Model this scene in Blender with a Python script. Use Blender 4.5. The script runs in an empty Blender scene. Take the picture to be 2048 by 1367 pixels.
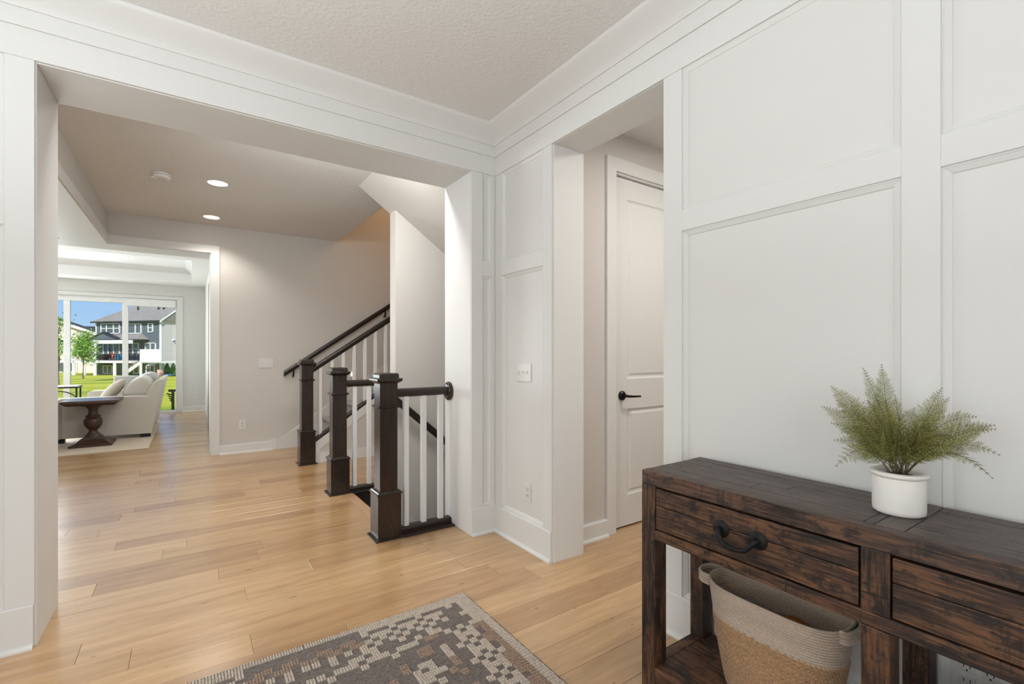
import bpy, bmesh, math, random
from mathutils import Vector, noise
random.seed(7)
PI = math.pi
SC = bpy.context.scene
COL = SC.collection

# ------------------------------------------------------------------ camera
CAM_H = 1.233
YAW = math.radians(34.48)
FPX = 937.0
CXP, HZP = 1024.0, 704.3
FW = (math.sin(YAW), math.cos(YAW))
RT = (math.cos(YAW), -math.sin(YAW))
cd = bpy.data.cameras.new('camera'); cam = bpy.data.objects.new('camera', cd); COL.objects.link(cam)
cam.location = (0, 0, CAM_H); cam.rotation_euler = (PI / 2, 0, -YAW)
cd.sensor_width = 36; cd.lens = 36 * FPX / 2048; cd.shift_y = (HZP - 683.5) / 2048
cd.clip_start = 0.05; cd.clip_end = 400
SC.camera = cam
# ------------------------------------------------------------------ world / sun / exposure
SC.view_settings.view_transform = 'Standard'; SC.view_settings.look = 'None'
SC.view_settings.exposure = 0.0; SC.view_settings.gamma = 1.0; SC.view_settings.use_curve_mapping = False
SC.cycles.max_bounces = 10; SC.cycles.diffuse_bounces = 6; SC.cycles.glossy_bounces = 4
SC.cycles.transparent_max_bounces = 8; SC.cycles.sample_clamp_indirect = 6.0
W = bpy.data.worlds.new('sky'); SC.world = W; W.use_nodes = True
wn, wl = W.node_tree.nodes, W.node_tree.links
wn.clear()
_o = wn.new('ShaderNodeOutputWorld'); _b = wn.new('ShaderNodeBackground'); _b.inputs['Strength'].default_value = 1.0
_t = wn.new('ShaderNodeTexCoord'); _s = wn.new('ShaderNodeSeparateXYZ'); _r = wn.new('ShaderNodeValToRGB')
_r.color_ramp.elements[0].position = 0.0; _r.color_ramp.elements[0].color = (0.53, 0.74, 0.97, 1)
_r.color_ramp.elements[1].position = 0.6; _r.color_ramp.elements[1].color = (0.17, 0.37, 0.82, 1)
_e = _r.color_ramp.elements.new(0.10); _e.color = (0.32, 0.56, 0.93, 1)
wl.new(_t.outputs['Generated'], _s.inputs[0]); wl.new(_s.outputs['Z'], _r.inputs[0])
wl.new(_r.outputs[0], _b.inputs['Color']); wl.new(_b.outputs[0], _o.inputs[0])

def lamp(kind, name, loc, power, color=(1, 1, 1), size=1.0, size_y=None, aim=None, spot=None):
    d = bpy.data.lights.new(name, kind); d.energy = power; d.color = color
    o = bpy.data.objects.new(name, d); COL.objects.link(o); o.location = loc
    if kind == 'AREA':
        d.shape = 'RECTANGLE' if size_y else 'DISK'; d.size = size
        if size_y: d.size_y = size_y
    elif kind == 'SUN': d.angle = size
    else: d.shadow_soft_size = size
    if spot: d.spot_size = spot; d.spot_blend = 0.6
    if aim is not None:
        o.rotation_euler = (Vector(aim) - Vector(loc)).to_track_quat('-Z', 'Y').to_euler()
    return o
lamp('SUN', 'sun', (0, 0, 30), 5.2, (1.0, 0.95, 0.87), 0.01, aim=(0.25, 0.75, 29.38))
# daylight from unseen windows and front door, plus two added fill lights
lamp('AREA', 'front_door_daylight', (-0.6, -1.90, 1.35), 38, (0.96, 0.985, 1.0), 2.8, 2.2, aim=(-0.6, 3, 1.35))
lamp('AREA', 'added_ceiling_fill', (-0.95, 0.75, 1.50), 50, (0.93, 0.98, 1.0), 1.0, 1.0, aim=(-0.95, 0.66, 3.0))  # added light aimed up to brighten the ceiling, no real lamp
lamp('AREA', 'added_foyer_fill', (-2.15, 0.3, 1.4), 24, (0.96, 0.985, 1.0), 1.7, 1.7, aim=(2, 0.3, 1.3))  # added to brighten the console wall; there is no window here
lamp('AREA', 'dining_window_daylight', (-4.7, 4.9, 1.45), 42, (0.86, 0.94, 1.0), 3.0, 2.2, aim=(3, 4.9, 1.35))
lamp('AREA', 'living_window_daylight', (-3.75, 11.75, 1.15), 340, (0.88, 0.96, 1.0), 3.3, 2.2, aim=(-3.0, 6, 0.6))

# ------------------------------------------------------------------ pixel -> point on a plane
def ray(u, v):
    a = (u - CXP) / FPX
    return (FW[0] + RT[0] * a, FW[1] + RT[1] * a, -(v - HZP) / FPX)
def onX(u, v, x): d = ray(u, v); t = x / d[0]; return Vector((x, d[1] * t, CAM_H + d[2] * t))
def onY(u, v, y): d = ray(u, v); t = y / d[1]; return Vector((d[0] * t, y, CAM_H + d[2] * t))

# ------------------------------------------------------------------ materials
def srgb(r, g, b):
    f = lambda c: (c / 255 / 12.92) if c / 255 <= 0.04045 else ((c / 255 + 0.055) / 1.055) ** 2.4
    return (f(r), f(g), f(b), 1)
class Mat:
    def __init__(s, name):
        s.m = bpy.data.materials.new(name); s.m.use_nodes = True
        s.n = s.m.node_tree.nodes; s.l = s.m.node_tree.links
        s.b = s.n['Principled BSDF']
    def new(s, t, **kw):
        nd = s.n.new('ShaderNode' + t)
        for k, v in kw.items(): setattr(nd, k, v)
        return nd
    def link(s, a, b): s.l.new(a, b)
    def coords(s, kind='pos', scale=(1, 1, 1)):
        mp = s.new('Mapping'); mp.inputs['Scale'].default_value = scale
        if kind == 'pos': s.link(s.new('NewGeometry').outputs['Position'], mp.inputs[0])
        else: s.link(s.new('TexCoord').outputs['Object'], mp.inputs[0])
        return mp.outputs[0]
    def noise(s, vec, scale, detail=4, rough=0.5, dist=0.0):
        nz = s.new('TexNoise'); nz.inputs['Scale'].default_value = scale; nz.inputs['Detail'].default_value = detail
        nz.inputs['Roughness'].default_value = rough; nz.inputs['Distortion'].default_value = dist
        s.link(vec, nz.inputs['Vector']); return nz.outputs[0]
    def ramp(s, fac, stops):
        r = s.new('ValToRGB'); e = r.color_ramp.elements
        e[0].position, e[0].color = stops[0]; e[1].position, e[1].color = stops[-1]
        for p, c in stops[1:-1]: q = e.new(p); q.color = c
        s.link(fac, r.inputs[0]); return r.outputs[0]
    def mix(s, fac, a, b, mode='MIX'):
        m = s.new('Mix', data_type='RGBA', blend_type=mode)
        for sock, v in ((m.inputs[0], fac), (m.inputs[6], a), (m.inputs[7], b)):
            if hasattr(v, 'is_output'): s.link(v, sock)
            else: sock.default_value = v
        return m.outputs[2]
    def math(s, op, a, b=0.5):
        m = s.new('Math', operation=op)
        for sock, v in ((m.inputs[0], a), (m.inputs[1], b)):
            if hasattr(v, 'is_output'): s.link(v, sock)
            else: sock.default_value = v
        return m.outputs[0]
    def bump(s, h, strength=0.2, dist=0.01):
        b = s.new('Bump'); b.inputs['Strength'].default_value = strength; b.inputs['Distance'].default_value = dist
        s.link(h, b.inputs['Height']); s.link(b.outputs[0], s.b.inputs['Normal'])
    def color(s, c):
        if hasattr(c, 'is_output'): s.link(c, s.b.inputs['Base Color'])
        else: s.b.inputs['Base Color'].default_value = c
        return s
    def set(s, rough=0.5, metal=0.0, spec=0.5, coat=0.0, sheen=0.0):
        s.b.inputs['Roughness'].default_value = rough; s.b.inputs['Metallic'].default_value = metal
        s.b.inputs['Specular IOR Level'].default_value = spec; s.b.inputs['Coat Weight'].default_value = coat
        s.b.inputs['Sheen Weight'].default_value = sheen
        return s

def paint(name, c, rough=0.5, bump=0.03, scale=250, spec=0.4):
    m = Mat(name); v = m.coords()
    m.color(m.mix(m.noise(v, 1.3, 2), (c[0] * .97, c[1] * .97, c[2] * .97, 1), c)).set(rough, spec=spec)
    if bump: m.bump(m.noise(v, scale, 2), bump, 0.002)
    return m.m
def fabric(name, c, c2, scale=500, bump=0.3):
    m = Mat(name); v = m.coords('obj'); w = m.new('TexWave', wave_type='BANDS', bands_direction='Z')
    w.inputs['Scale'].default_value = scale / 6; w.inputs['Distortion'].default_value = 2.0; m.link(v, w.inputs['Vector'])
    nz = m.noise(v, scale, 2)
    m.color(m.mix(nz, c, c2)).set(0.95, spec=0.15, sheen=0.3)
    m.bump(m.mix(0.5, nz, w.outputs[0]), bump, 0.002)
    return m.m
M = {}
M['trim'] = paint('white trim paint', (0.70, 0.698, 0.685, 1), 0.50, 0.02, 120, 0.15)
M['panel'] = paint('white wall paint', (0.68, 0.675, 0.66, 1), 0.45, 0.04, 300)
M['greige'] = paint('warm grey wall paint', (0.60, 0.575, 0.54, 1), 0.6, 0.05, 260)
M['living_wall'] = paint('pale grey wall paint', (0.66, 0.655, 0.63, 1), 0.6, 0.05, 260)
def textured_ceiling(name, c):
    m = Mat(name); v = m.coords(); vo = m.new('TexVoronoi'); vo.inputs['Scale'].default_value = 55; m.link(v, vo.inputs['Vector'])
    h = m.math('ADD', m.noise(v, 70, 3), vo.outputs[0])
    m.color(m.mix(m.noise(v, 40, 3), (c[0] * .93, c[1] * .93, c[2] * .93, 1), c)).set(0.9, spec=0.2); m.bump(h, 0.28, 0.006)
    return m.m
M['ceiling'] = textured_ceiling('knockdown ceiling', (0.765, 0.76, 0.745, 1))
M['ceil_white'] = paint('smooth white ceiling', (0.82, 0.82, 0.81, 1), 0.7)

def oak():
    m = Mat('pale oak plank'); geo = m.new('NewGeometry'); inf = m.new('ObjectInfo')
    rnd = m.math('FRACT', m.math('ADD', inf.outputs['Random'], m.math('MULTIPLY', geo.outputs['Random Per Island'], 3.7)))
    cmb = m.new('CombineXYZ'); m.link(m.math('MULTIPLY', rnd, 37.0), cmb.inputs[0]); m.link(m.math('MULTIPLY', rnd, 11.0), cmb.inputs[1])
    add = m.new('VectorMath', operation='ADD'); m.link(geo.outputs['Position'], add.inputs[0]); m.link(cmb.outputs[0], add.inputs[1])
    mp = m.new('Mapping'); mp.inputs['Scale'].default_value = (1.0, 9.0, 1.0); m.link(add.outputs[0], mp.inputs[0])
    g1 = m.noise(mp.outputs[0], 2.2, 5, 0.6, 0.6)
    mp2 = m.new('Mapping'); mp2.inputs['Scale'].default_value = (2.0, 60.0, 1.0); m.link(add.outputs[0], mp2.inputs[0])
    g2 = m.noise(mp2.outputs[0], 4.0, 4, 0.65)
    base = m.ramp(rnd, [(0.0, (0.40, 0.237, 0.115, 1)), (0.3, (0.50, 0.318, 0.158, 1)), (0.62, (0.56, 0.365, 0.188, 1)), (0.85, (0.455, 0.277, 0.136, 1)), (1.0, (0.58, 0.39, 0.21, 1))])
    c = m.mix(m.ramp(g1, [(0.32, (0, 0, 0, 1)), (0.72, (1, 1, 1, 1))]), m.mix(1.0, base, (0.78, 0.74, 0.70, 1), 'MULTIPLY'), m.mix(1.0, base, (1.10, 1.10, 1.10, 1), 'MULTIPLY'))
    c = m.mix(m.ramp(g2, [(0.5, (0, 0, 0, 1)), (0.8, (0.45, 0.45, 0.45, 1))]), c, m.mix(1.0, c, (0.70, 0.66, 0.62, 1), 'MULTIPLY'))
    mk = m.new('Mapping'); mk.inputs['Scale'].default_value = (1.0, 2.6, 1.0); m.link(add.outputs[0], mk.inputs[0])
    vo = m.new('TexVoronoi', voronoi_dimensions='2D'); vo.inputs['Scale'].default_value = 1.7; m.link(mk.outputs[0], vo.inputs['Vector'])
    sepc = m.new('SeparateColor'); m.link(vo.outputs['Color'], sepc.inputs[0])
    kd = m.math('ADD', m.math('DIVIDE', vo.outputs['Distance'], m.math('ADD', m.math('MULTIPLY', sepc.outputs[0], 1.5), 0.02)), m.math('MULTIPLY', m.math('SUBTRACT', m.noise(add.outputs[0], 60, 3), 0.5), 0.030))
    knot = m.ramp(kd, [(0.002, (0.8, 0.8, 0.8, 1)), (0.026, (0, 0, 0, 1))])
    streak = m.ramp(m.noise(mp.outputs[0], 1.1, 3, 0.5, 0.3), [(0.60, (0, 0, 0, 1)), (0.78, (0.30, 0.30, 0.30, 1))]); c = m.mix(streak, c, (0.27, 0.185, 0.115, 1))
    c = m.mix(knot, c, (0.13, 0.075, 0.04, 1))
    m.color(c); m.set(0.25, spec=0.6); m.b.inputs['IOR'].default_value = 1.85
    m.link(m.ramp(g2, [(0.3, (0.17, 0.17, 0.17, 1)), (0.8, (0.30, 0.30, 0.30, 1))]), m.b.inputs['Roughness'])
    m.bump(m.math('ADD', g2, m.math('MULTIPLY', g1, 0.7)), 0.07, 0.004)
    return m.m
M['oak'] = oak()
M['subfloor'] = paint('dark gap', (0.05, 0.03, 0.02, 1), 0.9, 0)

def stained(name, c1, c2, axis, rough=0.3, spec=0.5):
    m = Mat(name); sc = [22, 22, 22]; sc[axis] = 2.0
    v = m.coords('pos', sc); g = m.noise(v, 2.0, 5, 0.6, 0.4)
    m.color(m.mix(g, c1, c2)).set(rough, spec=spec); m.bump(g, 0.06, 0.003); return m.m
M['espresso'] = stained('espresso stained wood', (0.014, 0.009, 0.007, 1), (0.034, 0.021, 0.016, 1), 2, 0.22, 0.6)
M['espresso_rail'] = stained('espresso stained rail', (0.012, 0.008, 0.006, 1), (0.028, 0.018, 0.014, 1), 0, 0.30)
M['table_wood'] = stained('dark walnut table', (0.035, 0.018, 0.012, 1), (0.085, 0.045, 0.028, 1), 2, 0.35)
M['table_top'] = stained('dark walnut table top', (0.05, 0.032, 0.026, 1), (0.10, 0.065, 0.05, 1), 0, 0.28)

def reclaimed(name, axis, dark=1.0, rough=0.5, grey=0.0):
    m = Mat(name); inf = m.new('ObjectInfo'); geo = m.new('NewGeometry')
    cmb = m.new('CombineXYZ'); r = m.math('MULTIPLY', m.math('ADD', inf.outputs['Random'], geo.outputs['Random Per Island']), 9.0)
    for k in range(3): m.link(r, cmb.inputs[k])
    add = m.new('VectorMath', operation='ADD'); m.link(geo.outputs['Position'], add.inputs[0]); m.link(cmb.outputs[0], add.inputs[1])
    def mp(long, cross):
        q = m.new('Mapping'); s = [cross] * 3; s[axis] = long; q.inputs['Scale'].default_value = s; m.link(add.outputs[0], q.inputs[0]); return q.outputs[0]
    grain = m.noise(mp(4, 75), 2.2, 6, 0.72, 0.3)
    band = m.noise(mp(1.6, 14), 2.0, 4, 0.55, 0.5)
    blot = m.noise(mp(10, 16), 1.6, 6, 0.7, 0.2)
    saw = m.noise(mp(75, 4), 1.6, 3, 0.6)
    g = grey
    k = dark
    d = (0.010 * k + .014 * g, 0.006 * k + .014 * g, 0.005 * k + .014 * g, 1); mid = (0.046 * k + .035 * g, 0.023 * k + .035 * g, 0.014 * k + .035 * g, 1); lt = (0.150 * k * (1 - .35 * g), 0.066 * k, 0.029 * k * (1 + 1.0 * g), 1)
    c = m.ramp(m.math('ADD', m.math('MULTIPLY', grain, 0.6), m.math('MULTIPLY', band, 0.45)), [(0.42, d), (0.50, mid), (0.60, lt)])
    c = m.mix(m.ramp(blot, [(0.52, (0, 0, 0, 1)), (0.60, (0.85, 0.85, 0.85, 1))]), c, (0.011 + .02 * g, 0.0085 + .02 * g, 0.008 + .02 * g, 1))
    sm = m.math('MULTIPLY', m.ramp(saw, [(0.55, (0, 0, 0, 1)), (0.70, (1, 1, 1, 1))]), m.ramp(m.noise(mp(4, 9), 1.2, 2), [(0.42, (0, 0, 0, 1)), (0.56, (0.9, 0.9, 0.9, 1))]))
    c = m.mix(sm, c, (0.014, 0.010, 0.009, 1))
    vk = m.new('TexVoronoi'); vk.inputs['Scale'].default_value = 2.2; m.link(mp(2.0, 5.0), vk.inputs['Vector'])
    c = m.mix(m.ramp(vk.outputs['Distance'], [(0.03, (1, 1, 1, 1)), (0.07, (0, 0, 0, 1))]), c, (0.006, 0.005, 0.005, 1))
    m.color(c).set(rough, spec=0.42)
    m.bump(m.math('ADD', grain, m.math('MULTIPLY', sm, -0.5)), 0.30, 0.004); return m.m
M['old_x'] = reclaimed('reclaimed pine along x', 0)
M['old_y'] = reclaimed('reclaimed pine along y', 1, 1.0)
M['old_z'] = reclaimed('reclaimed pine upright', 2, 0.85)
M['old_top'] = reclaimed('reclaimed pine table top', 1, 0.95, 0.42, 1.0)  # grey of both top materials: glancing sheen and dust put into the colour
M['old_topx'] = reclaimed('reclaimed pine cross board', 0, 0.95, 0.42, 1.0)
def plain(name, c, rough=0.5, metal=0.0, spec=0.5, bump=None, coat=0.0):
    m = Mat(name); v = m.coords()
    m.color(m.mix(m.noise(v, 18, 3), (c[0] * .9, c[1] * .9, c[2] * .9, 1), (min(1, c[0] * 1.06), min(1, c[1] * 1.06), min(1, c[2] * 1.06), 1))).set(rough, metal, spec, coat)
    if bump: m.bump(m.noise(v, bump[0], 3), bump[1], 0.003)
    return m.m
M['iron'] = plain('black cast iron', (0.012, 0.012, 0.013), 0.55, 0.6, 0.5, (160, 0.25))
M['black_metal'] = plain('black metal', (0.012, 0.011, 0.011), 0.4, 0.3)
M['bronze'] = plain('oil rubbed bronze', (0.010, 0.009, 0.009), 0.35, 0.6)
M['gap'] = plain('dark recess', (0.004, 0.004, 0.004), 0.9)
M['ceramic'] = plain('glazed stoneware', (0.72, 0.705, 0.665), 0.45, 0, 0.4, (30, 0.03))
M['soil'] = plain('dark moss filler', (0.035, 0.024, 0.016), 0.95, 0, 0.2, (220, 0.8))
M['plastic'] = plain('white plastic', (0.70, 0.695, 0.675), 0.35)
M['plastic_dim'] = plain('white plastic socket', (0.64, 0.635, 0.615), 0.35)
M['vinyl'] = plain('white vinyl frame', (0.78, 0.79, 0.78), 0.4)
M['linen'] = fabric('oatmeal linen', (0.54, 0.50, 0.445, 1), (0.66, 0.615, 0.555, 1))
M['linen_grey'] = fabric('grey linen', (0.42, 0.41, 0.40, 1), (0.54, 0.53, 0.52, 1))
M['pillow_tan'] = fabric('tan linen', (0.42, 0.36, 0.29, 1), (0.56, 0.49, 0.41, 1))
M['rug_beige'] = fabric('beige wool', (0.52, 0.40, 0.28, 1), (0.62, 0.50, 0.37, 1), 120, 0.6)
M['carpet'] = fabric('grey stair carpet', (0.20, 0.19, 0.19, 1), (0.42, 0.38, 0.35, 1), 60, 0.7)
M['jute'] = fabric('pale jute cord', (0.24, 0.175, 0.125, 1), (0.60, 0.49, 0.39, 1), 260, 0.8)
M['hyacinth'] = fabric('water hyacinth braid', (0.10, 0.048, 0.020, 1), (0.55, 0.325, 0.165, 1), 170, 0.9)
M['orange'] = plain('dull orange skin', (0.42, 0.15, 0.03), 0.5)
def heather(name, a, b, c, scale):
    m = Mat(name); v = m.coords('pos', (1, 2.2, 1)); n1 = m.noise(v, scale, 3, 0.7)
    m.color(m.ramp(n1, [(0.3, a), (0.5, b), (0.72, c)])).set(0.95, spec=0.1, sheen=0.2); m.bump(n1, 0.7, 0.004); return m.m
M['rug_dark'] = heather('charcoal rug pile', (0.055, 0.043, 0.036, 1), (0.125, 0.102, 0.089, 1), (0.22, 0.185, 0.165, 1), 90)
M['rug_cream'] = heather('cream rug loops', (0.30, 0.245, 0.195, 1), (0.53, 0.455, 0.38, 1), (0.69, 0.61, 0.53, 1), 130)
M['rug_tan'] = heather('tan rug loops', (0.19, 0.125, 0.085, 1), (0.32, 0.22, 0.155, 1), (0.45, 0.345, 0.27, 1), 130)
M['rug_edge'] = heather('dark rug binding', (0.03, 0.022, 0.018, 1), (0.06, 0.045, 0.036, 1), (0.09, 0.07, 0.055, 1), 200)

def leafy(name, a, b, c, trans=0.25, scale=9):
    m = Mat(name); geo = m.new('NewGeometry'); v = m.coords()
    f = m.math('ADD', m.math('MULTIPLY', geo.outputs['Random Per Island'], 0.5), m.math('MULTIPLY', m.noise(v, scale, 3), 0.5))
    m.color(m.ramp(f, [(0.25, a), (0.5, b), (0.8, c)])).set(0.55, spec=0.3)
    if trans:
        m.b.inputs['Transmission Weight'].default_value = 0.0
        tr = m.new('BsdfTranslucent'); m.link(m.b.inputs['Base Color'].links[0].from_socket, tr.inputs['Color'])
        mx = m.new('MixShader'); mx.inputs[0].default_value = trans
        m.link(m.b.outputs[0], mx.inputs[1]); m.link(tr.outputs[0], mx.inputs[2]); m.link(mx.outputs[0], m.n['Material Output'].inputs[0])
    return m.m
M['fern'] = leafy('fern green', (0.165, 0.180, 0.032, 1), (0.30, 0.305, 0.075, 1), (0.42, 0.42, 0.17, 1), 0.35, 14)
M['fern_stem'] = plain('fern stem', (0.085, 0.070, 0.028), 0.6)
M['tree_leaf'] = leafy('tree leaves', (0.08, 0.19, 0.02, 1), (0.24, 0.46, 0.05, 1), (0.55, 0.72, 0.20, 1), 0.4, 3)
M['arb_leaf'] = leafy('evergreen foliage', (0.05, 0.19, 0.02, 1), (0.12, 0.36, 0.04, 1), (0.26, 0.50, 0.08, 1), 0.2, 3)
M['bark'] = plain('bark', (0.16, 0.12, 0.09), 0.9)
def lawn_mat():
    m = Mat('lawn'); v = m.coords('pos', (0.3, 0.5, 1)); n1 = m.noise(v, 0.5, 4, 0.5); n2 = m.noise(m.coords(), 3.0, 4)
    c = m.ramp(n1, [(0.3, (0.27, 0.33, 0.035, 1)), (0.5, (0.50, 0.50, 0.045, 1)), (0.75, (0.70, 0.60, 0.06, 1))])
    m.color(m.mix(n2, m.mix(1.0, c, (0.8, 0.85, 0.8, 1), 'MULTIPLY'), c)).set(0.95, spec=0.1); return m.m
M['lawn'] = lawn_mat()
def siding(name, c, pitch=0.16):
    m = Mat(name); g = m.new('NewGeometry'); s = m.new('SeparateXYZ'); m.link(g.outputs['Position'], s.inputs[0])
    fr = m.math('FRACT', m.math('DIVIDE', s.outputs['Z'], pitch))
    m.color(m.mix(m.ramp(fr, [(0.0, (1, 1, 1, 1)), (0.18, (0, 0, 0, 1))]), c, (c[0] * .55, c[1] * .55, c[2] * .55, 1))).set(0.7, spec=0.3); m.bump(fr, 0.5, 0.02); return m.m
M['siding_blue'] = siding('slate blue lap siding', (0.118, 0.148, 0.172, 1))
M['siding_light'] = siding('pale grey lap siding', (0.66, 0.60, 0.58, 1), 0.14)
M['siding_pink'] = siding('cream lap siding', (0.80, 0.69, 0.62, 1), 0.14)
def shingle():
    m = Mat('grey shingle roof'); v = m.coords('pos', (1, 1, 3)); br = m.noise(v, 5.0, 4, 0.7)
    m.color(m.ramp(br, [(0.3, (0.17, 0.155, 0.14, 1)), (0.7, (0.36, 0.33, 0.30, 1))])).set(0.95, spec=0.1); return m.m
M['shingle'] = shingle()
M['white_out'] = plain('white exterior trim', (0.82, 0.82, 0.82), 0.6)
M['dark_out'] = plain('dark fascia', (0.03, 0.03, 0.03), 0.6)
M['pane_dark'] = plain('house window glass', (0.10, 0.12, 0.12), 0.08)
M['mulch'] = plain('dark mulch', (0.05, 0.03, 0.022), 0.95)
M['deck_wood'] = plain('deck boards', (0.30, 0.22, 0.18), 0.8)
M['toy_blue'] = plain('blue toy plastic', (0.03, 0.25, 0.55), 0.5)
M['toy_red'] = plain('red toy plastic', (0.65, 0.12, 0.06), 0.5)
M['toy_pink'] = plain('pink plastic', (0.75, 0.42, 0.38), 0.6)
M['concrete'] = plain('concrete patio', (0.45, 0.43, 0.40), 0.9)
def glass():
    m = Mat('window glass'); tr = m.new('BsdfTransparent'); tr.inputs[0].default_value = (0.97, 0.985, 0.98, 1)
    gl = m.new('BsdfGlossy'); gl.inputs['Roughness'].default_value = 0.02
    fr = m.new('Fresnel'); fr.inputs['IOR'].default_value = 1.35
    mx = m.new('MixShader'); m.link(fr.outputs[0], mx.inputs[0]); m.link(tr.outputs[0], mx.inputs[1]); m.link(gl.outputs[0], mx.inputs[2])
    m.link(mx.outputs[0], m.n['Material Output'].inputs[0]); return m.m
M['glass'] = glass()
def glow(name, c, s):
    m = Mat(name); m.b.inputs['Emission Color'].default_value = c; m.b.inputs['Emission Strength'].default_value = s; m.color(c); return m.m
M['lamp_glow'] = glow('lit lamp lens', (1.0, 0.90, 0.74, 1), 9.0)
M['step_glow'] = glow('lit step light lens', (1.0, 0.86, 0.66, 1), 3.0)

# ------------------------------------------------------------------ mesh helpers
def world_loc(o):
    p = Vector((0, 0, 0))
    while o is not None: p = p + Vector(o.location); o = o.parent
    return p
class MB:
    """collects shapes, then links them as one mesh object"""
    def __init__(s): s.v = []; s.f = []
    def add(s, vs, fs):
        n = len(s.v); s.v += [tuple(p) for p in vs]; s.f += [tuple(i + n for i in f) for f in fs]; return s
    def box(s, x0, x1, y0, y1, z0, z1):
        return s.hexa([(x0, y0), (x1, y0), (x1, y1), (x0, y1)], z0, z1)
    def hexa(s, quad, z0, z1, quad2=None):
        q2 = quad2 or quad
        vs = [(p[0], p[1], z0) for p in quad] + [(p[0], p[1], z1) for p in q2]
        return s.add(vs, [(3, 2, 1, 0), (4, 5, 6, 7), (0, 1, 5, 4), (1, 2, 6, 5), (2, 3, 7, 6), (3, 0, 4, 7)])
    def prism(s, poly, axis, a, b, frame=None):
        """polygon of (p, q) swept along an axis: x -> (y, z); y -> (x, z); z -> (x, y)"""
        def P(p, q, t):
            if frame: return frame(p, q, t)
            return {'x': (t, p, q), 'y': (p, t, q), 'z': (p, q, t)}[axis]
        n = len(poly); vs = [P(p, q, a) for p, q in poly] + [P(p, q, b) for p, q in poly]
        return s.add(vs, [tuple(range(n - 1, -1, -1)), tuple(range(n, 2 * n))] + [(i, (i + 1) % n, n + (i + 1) % n, n + i) for i in range(n)])
    def lathe(s, prof, cx, cy, n=24, axis='z', base=(0, 0, 0), power=2.0, ry=1.0):
        vs = []; k = len(prof)
        for i in range(n):
            a = 2 * PI * i / n; ca, sa = math.cos(a), math.sin(a)
            if power != 2.0:
                ca = math.copysign(abs(ca) ** (2 / power), ca); sa = math.copysign(abs(sa) ** (2 / power), sa)
            for r, h in prof:
                if axis == 'z': vs.append((cx + r * ca, cy + r * sa * ry, h))
                elif axis == 'x': vs.append((h, cx + r * ca, cy + r * sa * ry))
                else: vs.append((cx + r * ca, h, cy + r * sa * ry))
        fs = [(i * k + j, ((i + 1) % n) * k + j, ((i + 1) % n) * k + j + 1, i * k + j + 1) for i in range(n) for j in range(k - 1)]
        if prof[0][0] > 1e-6: fs.append(tuple(i * k for i in range(n)))
        if prof[-1][0] > 1e-6: fs.append(tuple(i * k + k - 1 for i in range(n)))
        return s.add(vs, fs)
    def square_lathe(s, prof, cx, cy):
        """square posts: (half width, z) steps"""
        vs = []; k = len(prof)
        for sx, sy in ((-1, -1), (1, -1), (1, 1), (-1, 1)):
            for r, z in prof: vs.append((cx + sx * r, cy + sy * r, z))
        fs = [(i * k + j, ((i + 1) % 4) * k + j, ((i + 1) % 4) * k + j + 1, i * k + j + 1) for i in range(4) for j in range(k - 1)]
        fs += [tuple(i * k for i in range(4)), tuple(i * k + k - 1 for i in range(4))]
        return s.add(vs, fs)
    def tube(s, pts, r, n=8, closed=False):
        pts = [Vector(p) for p in pts]; k = len(pts); vs = []; rr = r if hasattr(r, '__len__') else [r] * k
        up = Vector((0, 0, 1))
        for i, p in enumerate(pts):
            if closed: t = pts[(i + 1) % k] - pts[i - 1]
            else: t = pts[min(i + 1, k - 1)] - pts[max(i - 1, 0)]
            t.normalize()
            a = t.cross(up)
            if a.length < 1e-3: a = t.cross(Vector((1, 0, 0)))
            a.normalize(); b = t.cross(a)
            for j in range(n):
                w = 2 * PI * j / n; vs.append(p + (a * math.cos(w) + b * math.sin(w)) * rr[i])
        fs = []
        for i in range(k if closed else k - 1):
            for j in range(n):
                fs.append((i * n + j, i * n + (j + 1) % n, ((i + 1) % k) * n + (j + 1) % n, ((i + 1) % k) * n + j))
        if not closed: fs += [tuple(range(n)), tuple((k - 1) * n + j for j in range(n))]
        return s.add(vs, fs)
    def blob(s, c, r, e=(2.2, 2.2), rot=None, nu=28, nv=16, pinch=0.0):
        """superellipsoid, for cushions"""
        def sp(x, p): return math.copysign(abs(x) ** p, x)
        vs = []; C = Vector(c)
        for j in range(nv + 1):
            ph = -PI / 2 + PI * j / nv
            for i in range(nu):
                th = 2 * PI * i / nu
                x = sp(math.cos(ph), 2 / e[1]) * sp(math.cos(th), 2 / e[0]); y = sp(math.cos(ph), 2 / e[1]) * sp(math.sin(th), 2 / e[0]); z = sp(math.sin(ph), 2 / e[1])
                p = Vector((x * r[0], y * r[1], z * r[2]))
                if pinch: p.z *= 1 - pinch * (abs(x) ** 4 + abs(y) ** 4) * 0.5
                if rot: p.rotate(rot)
                vs.append(C + p)
        fs = [(j * nu + i, j * nu + (i + 1) % nu, (j + 1) * nu + (i + 1) % nu, (j + 1) * nu + i) for j in range(nv) for i in range(nu)]
        return s.add(vs, fs)
    def build(s, name, mat, parent=None, bevel=0.0, smooth=False, seg=2, recalc=True, ang=35, **props):
        me = bpy.data.meshes.new(name); off = world_loc(parent)
        me.from_pydata([(p[0] - off.x, p[1] - off.y, p[2] - off.z) for p in s.v], [], s.f)
        if recalc:
            bm = bmesh.new(); bm.from_mesh(me); bmesh.ops.remove_doubles(bm, verts=bm.verts, dist=1e-6)
            bmesh.ops.recalc_face_normals(bm, faces=bm.faces); bm.to_mesh(me); bm.free()
        if smooth:
            me.polygons.foreach_set('use_smooth', [True] * len(me.polygons)); me.set_sharp_from_angle(angle=math.radians(ang))
        me.materials.append(mat if not isinstance(mat, str) else M[mat])
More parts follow.
